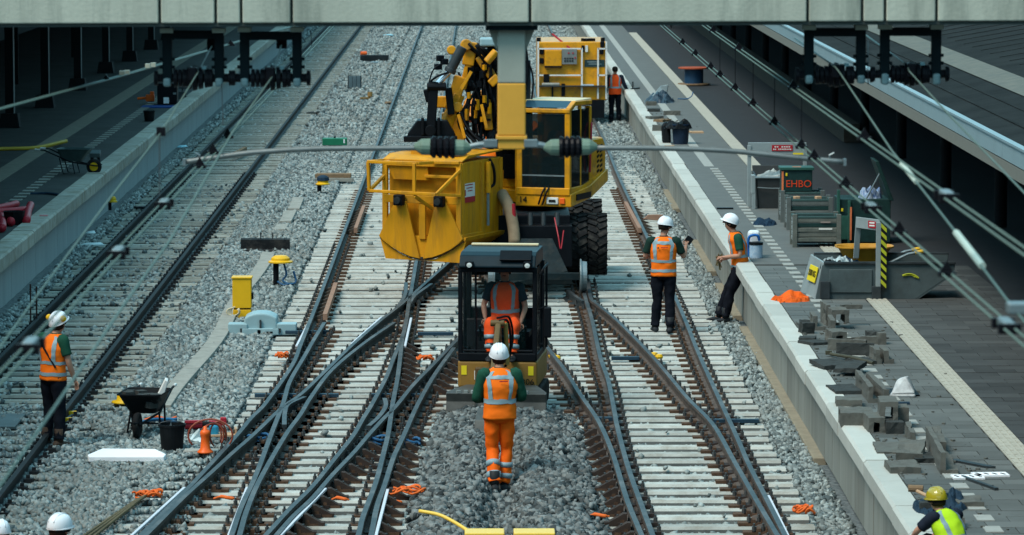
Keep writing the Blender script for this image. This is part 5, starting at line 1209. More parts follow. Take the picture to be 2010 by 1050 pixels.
mb.prism([V(.26, -.2, .08)] + arc_ + [V(-.26, -.2, .08)], (0, .5, 0)); mb.build('cover', bluegrey, sw, bev=.03, seg=3)
mb = MB(); mb.box((0, -.02, .06), (.56, .5, .10)); mb.build('base', bluegrey, sw, bev=.01); MB().box((-.35, -.1, .09), (.30, .26, .18)).build('end_box', bluegrey, sw, bev=.015); MB().box((.40, -.1, .09), (.30, .26, .18)).build('end_box', bluegrey, sw, bev=.015)
mb = MB(); mb.box((0, -.225, .16), (.03, .03, .16)); mb.box((-.25, -.24, .08), (.12, .04, .06)); mb.box((.25, -.24, .08), (.12, .04, .06)); mb.build('latches', dark_metal, sw); MB().box((-.02, -.26, .04), (.05, .02, .10)).build('tag', foam, sw); MB().box((.14, -.26, .05), (.10, .02, .03)).build('sticker', yplastic, sw)
MB().tube(smooth_path([V(.55, -.1, .08), V(.75, -.12, .03), V(1.0, -.1, .06)], 4), .03, 8).build('drive_rod', black, sw)
# buried cable-duct covers, one slab at a time
cd = thing('cable_duct', 'curving line of grey concrete duct covers half buried in the ballast', 'cable duct')
dp = smooth_path([G(*p, .03) for p in ((585, 392), (575, 410))]+[], 1); segs = [[(586, 390), (577, 412)], [(571, 416), (560, 437)], [(555, 443), (548, 453)], [(527, 498), (521, 515)], [(521, 515), (500, 545), (478, 572), (460, 600), (447, 625), (437, 648), (420, 675), (395, 705), (365, 738), (340, 768), (318, 800)]]
for sgm in segs:
    p3 = smooth_path([G(u, v, .045) for u, v in sgm], 8); L = sum((b-a).length for a, b in zip(p3, p3[1:])); nseg = max(1, int(L/1.0)); acc = 0; cuts = [p3[0]]; tgt = L/nseg
    for a, b in zip(p3, p3[1:]):
        acc += (b-a).length
        if acc >= tgt*len(cuts)-1e-4: cuts.append(b)
    for a, b in zip(cuts, cuts[1:]): MB().bar(a, a+(b-a)*.985, .24, .07).build('duct_cover', duct_m, cd, bev=.008)
def channel(name, label, u, v, w_, h, m, rz=0.0, d=.25):
    t = one(name, label, 'steel channel', MB().add([], []), m, G(u, v, .02), rz)
    me = MB(); me.box((0, 0, h/2), (w_, .02, h), rot=Matrix.Rotation(R(14), 3, 'X')); me.box((0, -.09, .02), (w_, .2, .02)); me.box((0, .05, h), (w_, .05, .02)); me.box((-w_*.1, .05, h+.06), (.02, .02, .12)); me.box((w_*.14, .05, h+.06), (.02, .02, .10))
    o = t.data; n2 = me.mesh(name); n2.materials.append(m); t.data = n2; return t
channel('steel_channel', 'dark steel channel lying on the ballast between the yellow cabinet and the tracks', 521, 492, .92, .22, mat('channel_black', (0.028, 0.03, 0.033), .5, var=.5, dirt=(.10, .09, .08), dscale=5), R(-3))
channel('steel_channel', 'far dark steel channel on the ballast near the beam', 735, 121, 1.05, .24, dark_metal, R(0))
one('pipe_stub', 'small orange pipe stub beside the far dark steel channel', 'pipe', MB().cyl((0, 0, .1), (.22, .05, .1), .08, 12), orange_plastic, G(708, 110, .02))
pn = thing('access_panel', 'grey ribbed panel standing on the ballast', 'panel', G(696, 173, .02))
for k in range(3): MB().box((-.13+k*.13, 0, .2), (.12, .05, .38)).build('rib', mat('panel_blue_grey', (0.10, 0.15, 0.17), .5, var=.3), pn, bev=.01)
MB().box((0, .03, .2), (.45, .03, .42)).build('back', dark_metal, pn)
mb = MB(); mb.box((-.05, 0, .06), (.30, .15, .05), .2); mb.cyl((.1, 0, .10), (.1, .02, .24), .08, 10); one('coupler_part', 'small brown and yellow fitting lying below the grey panel', 'fitting', mb, mat('ochre', (0.30, 0.18, 0.06), .7, var=.4), G(720, 196, .02))
gb = thing('green_crate', 'small green box with lid on the ballast left of the tracks', 'box', G(657, 297, .02))
MB().box((0, .1, .07), (.34, .2, .14)).build('base', green_box, gb, bev=.01); MB().box((0, .1, .24), (.62, .32, .18)).build('body', green_box, gb, bev=.015); MB().box((.24, -.065, .26), (.03, .01, .10)).build('label_strip', foam, gb); MB().box((0, .1, .345), (.05, .05, .05)).build('knob', black, gb)
ws = thing('plank_pile', 'short pile of brown timber on grey slabs by the track', 'timber pile', G(655, 357, .02))
for k in range(3): MB().box((wob(.02), .12*k, .14), (.80+wob(.05), .11, .09), wob(.04)).build('timber', wood, ws, bev=.008)
MB().box((.02, .1, .05), (.85, .35, .09)).build('slab', duct_m, ws, bev=.01)
for lab, u, v, w_, c in (('pale blue plastic strip on the far ballast', 762, 70, .45, mat('paleblue', (0.35, 0.65, 0.75), .5)), ('scrap of light metal beside the far dark channel', 735, 124, .4, grey_metal), ('crumpled clear plastic sheet beside the old track', 182, 483, .45, plastic_sheet), ('small scrap of clear plastic on the shaded ballast', 178, 460, .2, plastic_sheet), ('blue plastic scrap at the foot of the left platform', 358, 290, .28, mat('paleblue', (0, 0, 0))), ('dark flat clod on the ballast left of the tracks', 610, 223, .25, block_dark), ('dark clod next to a larger one on the ballast', 624, 222, .14, block_dark), ('brown block against the left rail of the middle track', 762, 203, .24, wood)):
    mb = MB(); mb.prism([V(-w_/2, -.05, 0), V(-w_*.1, -.12, .01), V(w_/2, -.03, .0), V(w_*.3, .14, .03), V(-w_*.3, .12, .02)], (0, 0, .035)); one('scrap', lab, 'scrap', mb, c, G(u, v, .04), bev=.008)
one('helmet_shell', 'yellow plastic cap lying behind the black wheelbarrow', 'cap', MB().lathe([(.20, 0), (.19, .02), (.13, .03), (.12, .10), (.07, .15), (.01, .165)], n=20), yplastic, G(244, 803, .03)+V(0, .3, .05), smooth=True)
for lab, u, v in (('yellow rail clip by the foot of the worker beside the old track', 137, 815), ('second yellow rail clip, nearer the worker’s brown boots'.replace('’', "'"), 127, 828)):
    mb = MB(); mb.box((0, 0, .03), (.10, .06, .05)); mb.cyl((.05, 0, .04), (.09, 0, .04), .02, 8); one('rail_clip', lab, 'rail clip', mb, yplastic, G(u, v, .03), bev=.006)
# hoses and tools beside the bucket
mb = MB(); mb.tube(smooth_path([V(-.38, .1, .03), V(-.25, .2, .06), V(-.05, .24, .05), V(.08, .1, .05), V(.16, -.25, .06), V(.20, -.5, .04)], 6), .022, 6); mb.tube(smooth_path([V(-.40, .05, .03), V(-.2, .12, .08), V(.1, .2, .07)], 5), .02, 6); one('hose', 'blue hose curling behind the black bucket', 'hose', mb, mat('hose_blue', (0.02, 0.14, 0.30), .45, var=.2), G(330, 838, .03), smooth=True)
mb = MB(); mb.tube(smooth_path([V(-.25, 0, .05), V(-.1, .06, .09), V(.05, .0, .06), V(.15, .08, .08)], 5), .022, 6); one('hose', 'orange hose lying among the blue hose behind the bucket', 'hose', mb, orange_rope, G(322, 833, .03), smooth=True)
gr = thing('angle_grinder', 'red power tool lying beside the orange cable reel', 'power tool', G(388, 847, .03))
MB().cyl((-.16, 0, .08), (.05, .04, .09), .055, 12).build('motor', red_m, gr); MB().cyl((.05, .04, .09), (.20, .03, .08), .04, 12).build('grip', plastic_black, gr); MB().box((-.06, -.02, .13), (.2, .06, .03), .2).build('switch_bar', red_m, gr)
mb = MB(); mb.box((0, 0, .06), (.16, .10, .10), .4); mb.box((.1, .02, .1), (.08, .06, .1), .1); one('red_pouch', 'red and white packet between the power tool and the cardboard', 'packet', mb, red_m, G(423, 842, .03), bev=.015)
mb = MB(); mb.box((0, 0, .08), (.12, .10, .16)); one('blue_can', 'small blue can behind the orange cable reel', 'can', mb, mat('can_blue', (0.03, 0.28, 0.45), .4), G(420, 858, .03), bev=.03)
mb = MB(); mb.box((0, 0, .02), (.36, .25, .02), .1); mb.box((.16, .05, .06), (.02, .2, .08), .1); one('cardboard', 'flattened brown cardboard box against the outer rail', 'cardboard', mb, card, G(437, 856, .04))
cr_ = thing('cable_reel', 'orange bottle-shaped lamp on a sleeper end with red-brown cable loops', 'lamp', G(403, 888, .06))
MB().lathe([(.10, 0), (.095, .015), (.06, .05), (.05, .20), (.062, .22), (.062, .25), (.05, .27), (.025, .28), (.02, .32), (.002, .325)], n=20).build('body', orange_plastic, cr_, smooth=True)
mb = MB()
for k in range(5):
    cx_, rx_, rz_ = [(.06, .27, .20), (.10, .12, .15), (.12, .07, .14), (.15, .10, .16), (.09, .15, .13)][k]
    mb.tube([V(cx_+rx_*math.cos(a), .05+.02*k, .20+rz_*math.sin(a)) for a in [R(-50+k*8+i*14) for i in range(20)]], .012, 6)
mb.build('cable', mat('cable_rust', (0.30, 0.07, 0.04), .5, var=.2), cr_, smooth=True)
one('spacer', 'pale concrete pad under the orange lamp', 'pad', MB().box((0, .05, .03), (.42, .2, .06)), sleeper_m, G(395, 893, 0.0), bev=.01)
one('steel_shoe', 'crumpled clear plastic between the bucket and the orange lamp', 'plastic', MB().prism([V(-.1, 0, 0), V(.08, -.03, 0), V(.1, .1, 0), V(.02, .05, .14), V(-.06, .1, .06)], (0, .03, .03)), plastic_sheet, G(387, 868, .03), bev=.01)
# long rods, rope tangles
mb = MB(); a, b = G(282, 972, .08), G(150, 1062, .08)
for k in range(3): mb.tube([V(.04*k, .02*k, .02*k), b-a+V(.06*k, .0, 0)], .018, 8)
one('steel_rods', 'bundle of thin rusty rods lying toward the lower left corner', 'rods', mb, mat('rod_rust', (0.16, 0.12, 0.06), .7, var=.5), a)
def tangle(label, u, v, w_, n=5, z=.10, m=orange_rope):
    mb = MB()
    for k in range(n):
        c = V(wob(w_*.3), wob(.12), 0); rr = w_*(.14+.16*rnd.random()); mb.tube([c+V(rr*1.3*math.cos(a+k), rr*.9*math.sin(a+k)*.9, .02+.03*math.sin(2*a+k)) for a in [2*math.pi*i/14 for i in range(13)]], .013, 6)
    mb.tube(smooth_path([V(-w_/2, wob(.05), 0), V(-w_*.2, .05, .03), V(w_*.2, -.04, .02), V(w_/2, wob(.06), 0)], 5), .014, 6)
    return one('orange_cable', label, 'cable', mb, m, G(u, v, z), smooth=True)
tangle('orange cable tangled at the end of the rusty rods', 292, 972, .30, 7)
tangle('orange cable coil beside the outer left rail, near the upper switch', 552, 699, .18, 6)
tangle('orange cable coil on the ballast left of the dug trench', 800, 965, .34, 5, .12)
tangle('orange cable lying across sleepers near the small digger blade', 835, 704, .24, 4, .12)
tangle('orange cable coil on the ballast near the lower right rail', 1578, 1003, .22, 6, .12)
for lab, u, v, L, rz in (('orange cable straight across a sleeper between the lower left rails', 442, 979, .26, 0), ('orange cable end on a sleeper between the two lower middle rails', 668, 981, .20, 0), ('orange plug lead at the sleeper ends of the right track, bottom', 1175, 1014, .24, 0), ('short orange cable end beside the white bar on the middle rail', 783, 988, .10, 1.2)):
    mb = MB(); mb.tube(smooth_path([V(-L/2, 0, 0), V(-L*.2, .03, .02), V(L*.2, -.01, .01), V(L/2, .0, 0)], 5), [.012]*5+[.022]*8+[.012]*3, 8); one('orange_cable', lab, 'cable', mb, orange_rope, G(u, v, .05), rz, smooth=True)
for lab, u, v, r in (('dark blue cable ring at the crossing frog, lower middle', 740, 868, .13), ('dark blue cable loop right of the middle rails by the trench', 805, 872, .12), ('dark blue cable ring between the outer left rails', 507, 864, .13)):
    mb = MB()
    for k in range(2): mb.tube([V(r*math.cos(a), r*.9*math.sin(a), .05*k+.02*math.sin(a*2)) for a in [2*math.pi*i/16 for i in range(15)]], .018, 6)
    one('cable_ring', lab, 'cable', mb, blue_c, G(u, v, .04), smooth=True)
for lab, u, v in (('pair of yellow caps at the rail left of the small digger mirror', 1084, 706), ('pair of yellow caps beside the curved rail of the right track', 1284, 704)):
    mb = MB()
    for k in range(2): mb.lathe([(.05, -.03), (.06, 0), (.045, .03), (.005, .04)], (k*.06, -k*.24, .06), 10)
    at(mb.build('end_cap', yplastic, xo), G(u, v, .03))
one('rust_plate', 'rust-brown plate standing by the right rail behind the man with the phone', 'plate', MB().prism([V(-.2, 0, .1), V(-.1, 0, .19), V(.2, 0, .19), V(.2, 0, .06), V(.02, 0, .08)], (0, .08, 0)), mat('check_rust', (0, 0, 0)), G(1282, 440, .0), bev=.01)
for lab, u, v in (('left one of two thin rusty stakes beside the left track', 60, 640), ('right one of two thin rusty stakes beside the left track', 72, 645)):
    one('stake', lab, 'stake', MB().tube([V(0, 0, -.1), V(.005, 0, .66)], .013, 8), mat('stake_rust', (0.06, 0.03, 0.025), .8), G(u, v, 0))
one('rail_piece', 'short brown timber lying across the old left track', 'timber', MB().bar((-.0, -.9, .1), (.0, .9, .1), .10, .10), wood, G(472, 305, .05), R(-4), bev=.008)
one('rail_anchor', 'dark flat metal bit lying beside the left rail of the old track', 'metal bit', MB().box((0, 0, .03), (.24, .16, .05)), black, G(276, 410, .02), .5, bev=.01)
one('dark_mat', 'dark board lying across the sleepers at the left picture edge', 'board', MB().box((0, 0, .02), (.42, 1.2, .03)), skip_m, G(8, 830, .02), .0)

# yellow device at the bottom edge
g = P(955, 1040, 39.2)
yt = thing('rail_trolley', 'yellow equipment frame with a bent pipe handle cut by the bottom picture edge', 'trolley', (g.x, 39.2, 0))
z1 = g.z
for u0, u1 in ((912, 990), (1008, 1089)):
    a, b = P(u0, 1042, 39.2).x-g.x, P(u1, 1042, 39.2).x-g.x
    MB().box(((a+b)/2, -.05, z1-.15), (b-a, .30, .30)).build('box', mat('pale_yellow', (0.85, 0.55, 0.08), .4, var=.05), yt, bev=.01)
hh = [P(823, 1003, 39.6), P(860, 1010, 39.5), P(890, 1024, 39.4), P(922, 1044, 39.25)]
MB().tube(smooth_path([p-yt.location for p in hh], 5), .019, 10).build('handle', mat('pale_yellow', (0, 0, 0)), yt, smooth=True)
for x in (-.15, .35): 
    for y in (-.15, .05): MB().cyl((x, y, -.05), (x, y, z1-.2), .02, 8).build('leg', black, yt)
MB().box((.1, -.05, z1-.36), (.9, .25, .1)).build('frame', yplastic, yt)

# --- right platform
def plat(u, v): return G(u, v, PZ+.002)
cdm = thing('cable_drum', 'blue cable drum with orange-red top disc standing on the right platform', 'cable drum', plat(1362, 166))
MB().cyl((0, 0, .0), (0, 0, .04), .46, 28).build('base_disc', wood, cdm, bev=.006); MB().lathe([(.27, .04), (.27, .46)], n=28).build('core', mat('drum_blue', (0.015, 0.06, 0.13), .5, var=.3, scale=30), cdm); MB().cyl((0, 0, .46), (0, 0, .50), .45, 28).build('top_disc', mat('drum_red', (0.42, 0.09, 0.04), .7, var=.25), cdm, bev=.006)
def cloth(name, label, cat, loc, w_, d, h, m, seed, rz=0.0, n=18):
    mb = MB(); vs = []
    for j in range(n):
        for i in range(n):
            x, y = i/(n-1)*2-1, j/(n-1)*2-1; e = max(0, 1-(x*x+y*y))
            z = h*(e**.5)*(.55+.75*noise.noise(V(x*1.9+seed, y*1.9, 0)))+h*.22*noise.noise(V(x*5, y*5, seed)) if e > 0 else 0
            k = 1+.18*noise.noise(V(x*2, y*2, seed+4)); vs.append(V(x*w_/2*k, y*d/2*k, max(z, 0)+.004))
    fs = [(j*n+i, j*n+i+1, (j+1)*n+i+1, (j+1)*n+i) for j in range(n-1) for i in range(n-1) if min(1, 1) and ((i+.5)/(n-1)*2-1)**2+((j+.5)/(n-1)*2-1)**2 < 1.05]
    mb.add(vs, fs); o = one(name, label, cat, mb, m, loc, rz, smooth=False); s = o.modifiers.new('thick', 'SOLIDIFY'); s.thickness = .012; return o
cloth('tarpaulin', 'blue-grey tarpaulin heap on the right platform past the block row', 'tarpaulin', plat(1295, 200), .80, 1.6, .32, mat('tarp', (0.05, 0.085, 0.11), .5, var=.6, scale=6, c2=(0.008, 0.02, 0.04)), 3.0)
one('parasol', 'grey folded sheet standing up from the tarpaulin heap', 'sheet', MB().prism([V(-.25, 0, .1), V(.02, .1, .42), V(.22, 0, .46), V(.16, -.02, .10)], (.02, .08, 0)), grey_metal, plat(1295, 200), bev=.01)
one('hose', 'thin blue hose sticking up beside the tarpaulin', 'hose', MB().tube(smooth_path([V(-.2, 0, .03), V(.05, 0, .03), V(.18, .1, .1), V(.22, .2, .2)], 4), .015, 6), blue_c, plat(1345, 196))
mb = MB(); mb.bar((-.1, 0, .02), (.14, .3, .03), .04, .04); mb.cyl((-.05, .15, 0), (-.05, .15, .22), .02, 8); one('jack', 'small dark jack at the platform edge before the tarpaulin', 'jack', mb, dark_metal, plat(1246, 176))
bk = bucket('tub', 'dark blue tub on the right platform draped with a black sack', 1336, 283, PZ, .46, .20, mat('tub_blue', (0.012, 0.028, 0.06), .5, var=.4), False)
cloth('sack', 'black sack hanging over the dark blue tub', 'sack', bk.location+V(-.05, .05, .36), .62, .6, .22, plastic_black, 8.0)
mb = MB(); mb.prism([V(-.1, 0, 0), V(.1, 0, 0), V(.08, .1, .42), V(-.02, .1, .5), V(-.12, .1, .4)], (.0, .2, 0)); one('sack', 'black sack slumped left of the dark blue tub', 'sack', mb, plastic_black, plat(1309, 282), bev=.05)
def chip(o):                                             # broken, uneven concrete instead of a clean solid
    import bmesh
    me = o.data; bm = bmesh.new(); bm.from_mesh(me)
    for _ in range(3):
        L_ = [e for e in bm.edges if e.calc_length() > .085]
        if not L_ or len(bm.verts) > 900: break
        bmesh.ops.subdivide_edges(bm, edges=L_, cuts=1, use_grid_fill=True)
    bmesh.ops.triangulate(bm, faces=[f for f in bm.faces if len(f.verts) > 4])
    sd_ = rnd.random()*90
    for v in bm.verts:
        v.co += noise.noise_vector(v.co*13+V(sd_, 0, 0))*.011
        k = noise.noise(v.co*5+V(0, sd_, 0))
        if k > .32: v.co -= v.normal*(k-.32)*.10
    bm.to_mesh(me); bm.free(); o.modifiers.clear(); return o
def slab(lab, u, v, w_, d, h, rz=0.0, m=block_m, dz=0.0, tilt=0.0, name='concrete_block', grp='loose paving blocks on the right platform'):
    w_, d, h = w_*.88, d*.9, h*.8; mb = MB().box((0, 0, h/2), (w_, d, h)); o = one(name, lab, 'block', mb, m, plat(u, v)+V(0, 0, dz), rz, grp, bev=.008); o.rotation_euler[0] = tilt+wob(.025); o.rotation_euler[1] = wob(.03); o.rotation_euler[2] += wob(.06); return chip(o)
def ellb(lab, u, v, L, w_, h, rz=0.0, m=block_m, t=.06, dz=0.0, mir=1, tilt=0.0):
    L, w_, h = L*.92, w_*.85, h*.78; mb = MB().prism([V(0, -L/2, 0), V(mir*w_, -L/2, 0), V(mir*w_, -L/2, t), V(mir*t, -L/2, t), V(mir*t, -L/2, h), V(0, -L/2, h)], (0, L, 0)); o = one('edging_block', lab, 'block', mb, m, plat(u, v)+V(0, 0, dz), rz, 'loose paving blocks on the right platform', bev=.006); o.rotation_euler[1] = tilt+wob(.02); o.rotation_euler[2] += wob(.05); return chip(o)
def ublock(lab, u, v, L, w_, h, rz=0.0, m=block_m, t=.055, dz=0.0):
    w_, h, dz = w_*.9, h*.8, dz*.8; mb = MB().prism([V(-w_/2, 0, 0), V(-w_/2, 0, h), V(w_/2, 0, h), V(w_/2, 0, 0), V(w_/2-t, 0, 0), V(w_/2-t, 0, h-t), V(-w_/2+t, 0, h-t), V(-w_/2+t, 0, 0)], (0, L, 0)); return chip(one('channel_block', lab, 'block', mb, m, plat(u, v)+V(0, 0, dz), rz+wob(.05), 'loose paving blocks on the right platform', bev=.006))
slab('pale block at the platform edge just below the tarpaulin', 1278, 207, .30, .3, .14, .1); slab('black flat sack-like slab below the tarpaulin', 1283, 219, .36, .4, .10, 0, block_dark); slab('long grey block right of the black slab, far platform', 1319, 226, .48, .25, .14, 0); slab('broken grey slab at the platform edge, above the dark blue tub', 1285, 234, .4, .4, .10, .3); slab('brown tilted slab beside the broken grey slab', 1300, 239, .3, .5, .08, -.6, wood); slab('grey block at the platform edge left of the black sack', 1290, 257, .26, .3, .18, 0); slab('pale timber offcut behind the dark blue tub', 1367, 261, .36, .4, .05, 0, card); slab('small pale block at the platform edge below the black sack', 1314, 289, .24, .2, .05, 0, card)
one('flat_bar', 'thin dark bar lying on the platform near the grey skip', 'bar', MB().box((0, 0, .02), (.30, .1, .03)), black, plat(1423, 411)); cloth('jacket', 'dark blue cloth dropped on the platform below the grey skip', 'cloth', plat(1501, 440), .42, .9, .12, mat('cloth_navy', (0.01, 0.03, 0.06), .8, var=.4), 12.0)
wc_ = thing('water_container', 'white and blue canister and pail on the platform behind the leaning man', 'canister', plat(1484, 507))
MB().lathe([(.10, 0), (.105, .02), (.105, .22), (.095, .24)], n=20).build('pail', mat('pail_white', (0.5, 0.58, 0.66), .4, var=.2, scale=12, c2=(.2, .35, .5)), wc_); MB().lathe([(.112, .22), (.112, .26), (.01, .27)], n=20).build('pail_lid', plastic_black, wc_); MB().box((-.02, .25, .22), (.20, .16, .42)).build('canister', mat('can_white', (0.72, 0.76, 0.78), .4, var=.1), wc_, bev=.06, seg=4); MB().tube(smooth_path([V(-.12, .1, .2), V(-.10, .08, .34), V(.02, .08, .36), V(.06, .1, .28)], 4), .022, 8).build('hose', mat('bright_blue', (0.01, 0.13, 0.45), .4), wc_); MB().box((-.11, .16, .12), (.04, .08, .24)).build('blue_side', mat('bright_blue', (0, 0, 0)), wc_, bev=.01)
# grey skip with lifting frame and red sign
sk = thing('tipping_skip', 'grey steel skip inside a portal frame carrying a dark red sign', 'skip', plat(1472, 409))
s = 7800/(sk.location.y)/1.0; W_ = 1.02
for x in (0.0, W_): MB().box((x, .25, .57), (.07, .09, 1.14)).build('frame_post', skip_light, sk, bev=.008)
MB().box((W_/2, .25, 1.08), (W_+.05, .05, .22)).build('sign_board', skip_light, sk, bev=.008); MB().box((W_/2, .24, .955), (W_+.05, .09, .03)).build('crossbar', grey_metal, sk)
sgn = MB().box((.60, .218, 1.09), (.38, .012, .11)).build('sign', red_sign, sk)
mb = MB()
for z, a, b, n_ in ((1.112, .45, .75, 7), (1.068, .43, .77, 11)):
    for k in range(n_):
        if k not in (2,): mb.box((a+(b-a)*(k+.5)/n_, .210, z), ((b-a)/n_*.66, .004, .022))
mb.build('sign_letters', white_p, sgn)
MB().box((.90, .218, .96), (.20, .012, .08)).build('yellow_label', ysign, sk)
mb = MB(); mb.prism([V(.14, -.10, .0), V(.92, -.10, .0), V(.98, -.18, .58), V(.10, -.18, .58)], (0, .04, 0)); mb.prism([V(.14, -.10, .0), V(.10, -.18, .58), V(.10, .95, .62), V(.14, .8, .0)], (.03, 0, 0)); mb.prism([V(.92, -.10, .0), V(.98, -.18, .58), V(.98, .95, .62), V(.92, .8, .0)], (-.03, 0, 0)); mb.prism([V(.14, .8, 0), V(.92, .8, 0), V(.98, .95, .72), V(.10, .95, .72)], (0, .03, 0)); mb.box((.53, .35, .02), (.78, .9, .03))
mb.build('bin', mat('skip_dark', (0.045, 0.05, 0.052), .55, var=.4, scale=3), sk, bev=.006)
MB().tube([V(.08, -.19, .58), V(1.0, -.19, .58)], .022, 8).build('rim', grey_metal, sk); MB().tube(smooth_path([V(.12, -.2, .40), V(.4, -.22, .385), V(.7, -.22, .395), V(.96, -.2, .43)], 4), .01, 6).build('rib', grey_metal, sk); MB().box((.05, -.05, .45), (.07, .3, .34)).build('side_hinge', skip_light, sk, bev=.01); MB().box((.06, -.1, .15), (.05, .2, .30)).build('side_plate', skip_light, sk)
cloth('insulation', 'pale fluffy waste heaped inside the grey skip', 'waste', sk.location+V(.55, .55, .5), .8, .7, .22, mat('fluff', (0.45, 0.48, 0.46), .95, var=.3), 21.0)
MB().box((.55, .45, .45), (.8, .8, .1)).build('fill', mat('fluff', (0, 0, 0)), sk)
# EHBO first-aid box
eb = thing('first_aid_box', 'dark green box with orange letters EHBO and an orange edge strip', 'box', plat(1534, 437)+V(0, .05, .545))
MB().box((.27, .2, .19), (.54, .4, .38)).build('body', dgreen, eb, bev=.008); MB().box((.27, .2, .40), (.60, .46, .05)).build('lid', green_box if False else mat('lid_green', (0.03, 0.11, 0.085), .5, var=.3), eb, bev=.008); MB().box((.018, -.006, .19), (.034, .01, .34)).build('edge_strip', mat('strip_orange', (0.8, 0.22, 0.09), .6), eb); MB().box((.27, .08, .428), (.15, .08, .004)).build('lid_label', mat('strip_orange', (0, 0, 0)), eb); MB().box((.085, -.008, .30), (.03, .02, .05)).build('padlock', ysign, eb)
text('lettering', 'EHBO', .175, orange_print, eb, (.30, -.006, .13), (R(90), 0, 0), .002)
def crate(label, u, v, w_, d, h, m, n=5, loc=None):
    t = thing('steel_crate', label, 'crate', loc or plat(u, v), 0, 'steel stacking crates on the right platform')
    for x in (0, w_):
        for y in (0, d): MB().box((x, y, h/2+.02), (.075, .075, h+.06)).build('post', m, t, bev=.006)
    zz = h-.06; st = (h-.1)/n
    for k in range(n):
        z = .09+st*(k+.5)
        MB().box((w_/2, -.005+.012*(k % 2), z), (w_-.07, .03, st*.86)).build('slat', m if k != 3 else dgreen, t, bev=.01)
        MB().box((-.005, d/2, z), (.03, d-.07, st*.86)).build('slat', skip_light, t, bev=.01)
        MB().box((w_+.005, d/2, z), (.03, d-.07, st*.86)).build('slat', m, t, bev=.01)
        MB().box((w_/2, d+.005, z), (w_-.07, .03, st*.86)).build('slat', m, t, bev=.01)
    MB().box((w_/2, d/2, .09), (w_, d, .03)).build('floor', black, t)
    mb = MB()
    for a, b in ((V(0, 0, h), V(w_, 0, h)), (V(0, d, h), V(w_, d, h)), (V(0, 0, h), V(0, d, h)), (V(w_, 0, h), (V(w_, d, h)))): mb.bar(a, b, .05, .04)
    mb.build('rim', dgreen if False else mat('rim_green', (0.05, 0.10, 0.095), .5, var=.3), t, bev=.006); return t
c1 = crate('front steel crate with a dark green slat, nearest of the three in a row', 1560, 486, .72, .55, .50, crate_m)
mb = MB(); mb.box((.50, -.025, .42), (.16, .006, .022)); mb.build('faded_sign', mat('faded', (0.35, 0.28, 0.25), .8), c1); MB().box((.50, -.025, .31), (.22, .006, .03)).build('white_tag', white_p, c1)
crate('middle steel crate of the three in a row', 1548, 452, .72, .5, .52, mat('crate_grey', (0.13, 0.15, 0.145), .6, var=.3), 5)
crate('rear steel crate of the three in a row, under the green first-aid box', 1536, 437, .70, .5, .52, mat('crate_grey', (0, 0, 0)), 5)
for lab, x in (('left orange tool in the middle steel crate', .25), ('right orange tool in the middle steel crate', .62)): one('tool', lab, 'tool', MB().box((0, 0, 0), (.10, .10, .05)), card, plat(1548, 452)+V(x-.1, .2, .545), .3, bev=.01)
# green cabinet with open lid
gc = thing('green_cabinet', 'tall dark green container with its lid propped open behind the black and yellow frame', 'cabinet', plat(1645, 476))
MB().box((.44, .45, .36), (.86, .9, .72)).build('body', dgreen, gc, bev=.01); mb = MB(); mb.box((.0, -.02, .44), (.05, .04, .88)); mb.box((.18, -.02, .35), (.05, .04, .70)); mb.box((.09, -.015, .25), (.14, .02, .4)); mb.build('door', mat('lid_green', (0, 0, 0)), gc, bev=.006); MB().box((.205, -.045, .32), (.03, .01, .55)).build('door_strip', mat('strip_orange', (0, 0, 0)), gc); MB().box((.06, -.04, .55), (.03, .02, .05)).build('padlock', ysign, gc)
lm = MB(); lm.prism([V(.84, -.05, .70), V(.92, -.05, .70), V(.66, -.05, 1.36), V(.60, -.05, 1.36)], (0, .85, 0)); lm.build('lid', dgreen, gc, bev=.01); MB().tube([V(.46, .0, .72), V(.68, .0, 1.15)], .014, 6).build('prop', grey_metal, gc)
cloth('plastic_bags', 'white and blue plastic bags piled in the open green container', 'bags', gc.location+V(.56, .35, .70), .40, .5, .26, mat('bags', (0.45, 0.55, 0.65), .4, var=.7, scale=9, c2=(.02, .08, .25)), 33.0)
# big boat-shaped skip
bs = thing('boat_skip', 'large dark boat-shaped skip marked 2000 KG with black and yellow striped frame', 'skip', plat(1600, 588), 0)
L_ = 2.10; Hh = .56
def prof_(o): return [V(.0, o, 0), V(1.30, o, 0), V(L_, o, .42), V(L_, o, Hh), V(.14, o, Hh), V(.05, o, .30)]
sec = MB(); a_ = [V(0, 0, 0), V(1.55, 0, 0), V(2.05, 0, .40), V(2.05, 0, .58), V(.10, 0, .58)]
front = MB(); front.prism([V(.0, 0, 0), V(1.45, 0, 0), V(2.0, 0, .38), V(2.02, 0, .53), V(.16, 0, .53), V(.10, 0, .50)], (0, .03, 0)); front.build('front_side', skip_m, bs, bev=.01)
rear = MB(); rear.prism([V(-.0, .85, 0), V(1.45, .85, 0), V(2.0, .85, .38), V(2.02, .85, .58), V(.05, .85, .58)], (0, .03, 0)); rear.build('rear_side', skip_m, bs, bev=.01)
en = MB(); en.prism([V(-.13, 1.1, .0), V(.0, .0, .0), V(.13, .0, .53), V(.02, 1.1, .55)], (.03, .02, 0)); en.build('end_plate', skip_light, bs, bev=.008)
MB().box((.75, .45, .03), (1.45, .85, .05)).build('floor', skip_m, bs); mb = MB(); mb.prism([V(1.45, 0, 0), V(2.0, 0, .38), V(2.0, 0, .36), V(1.45, 0, -.02)], (0, .88, 0)); mb.build('bow', skip_m, bs)
mb = MB(); mb.bar((.12, -.01, .53), (2.02, -.01, .53), .04, .04); mb.bar((.05, .87, .58), (2.02, .87, .58), .04, .04); mb.build('rim', dark_metal, bs, bev=.008)
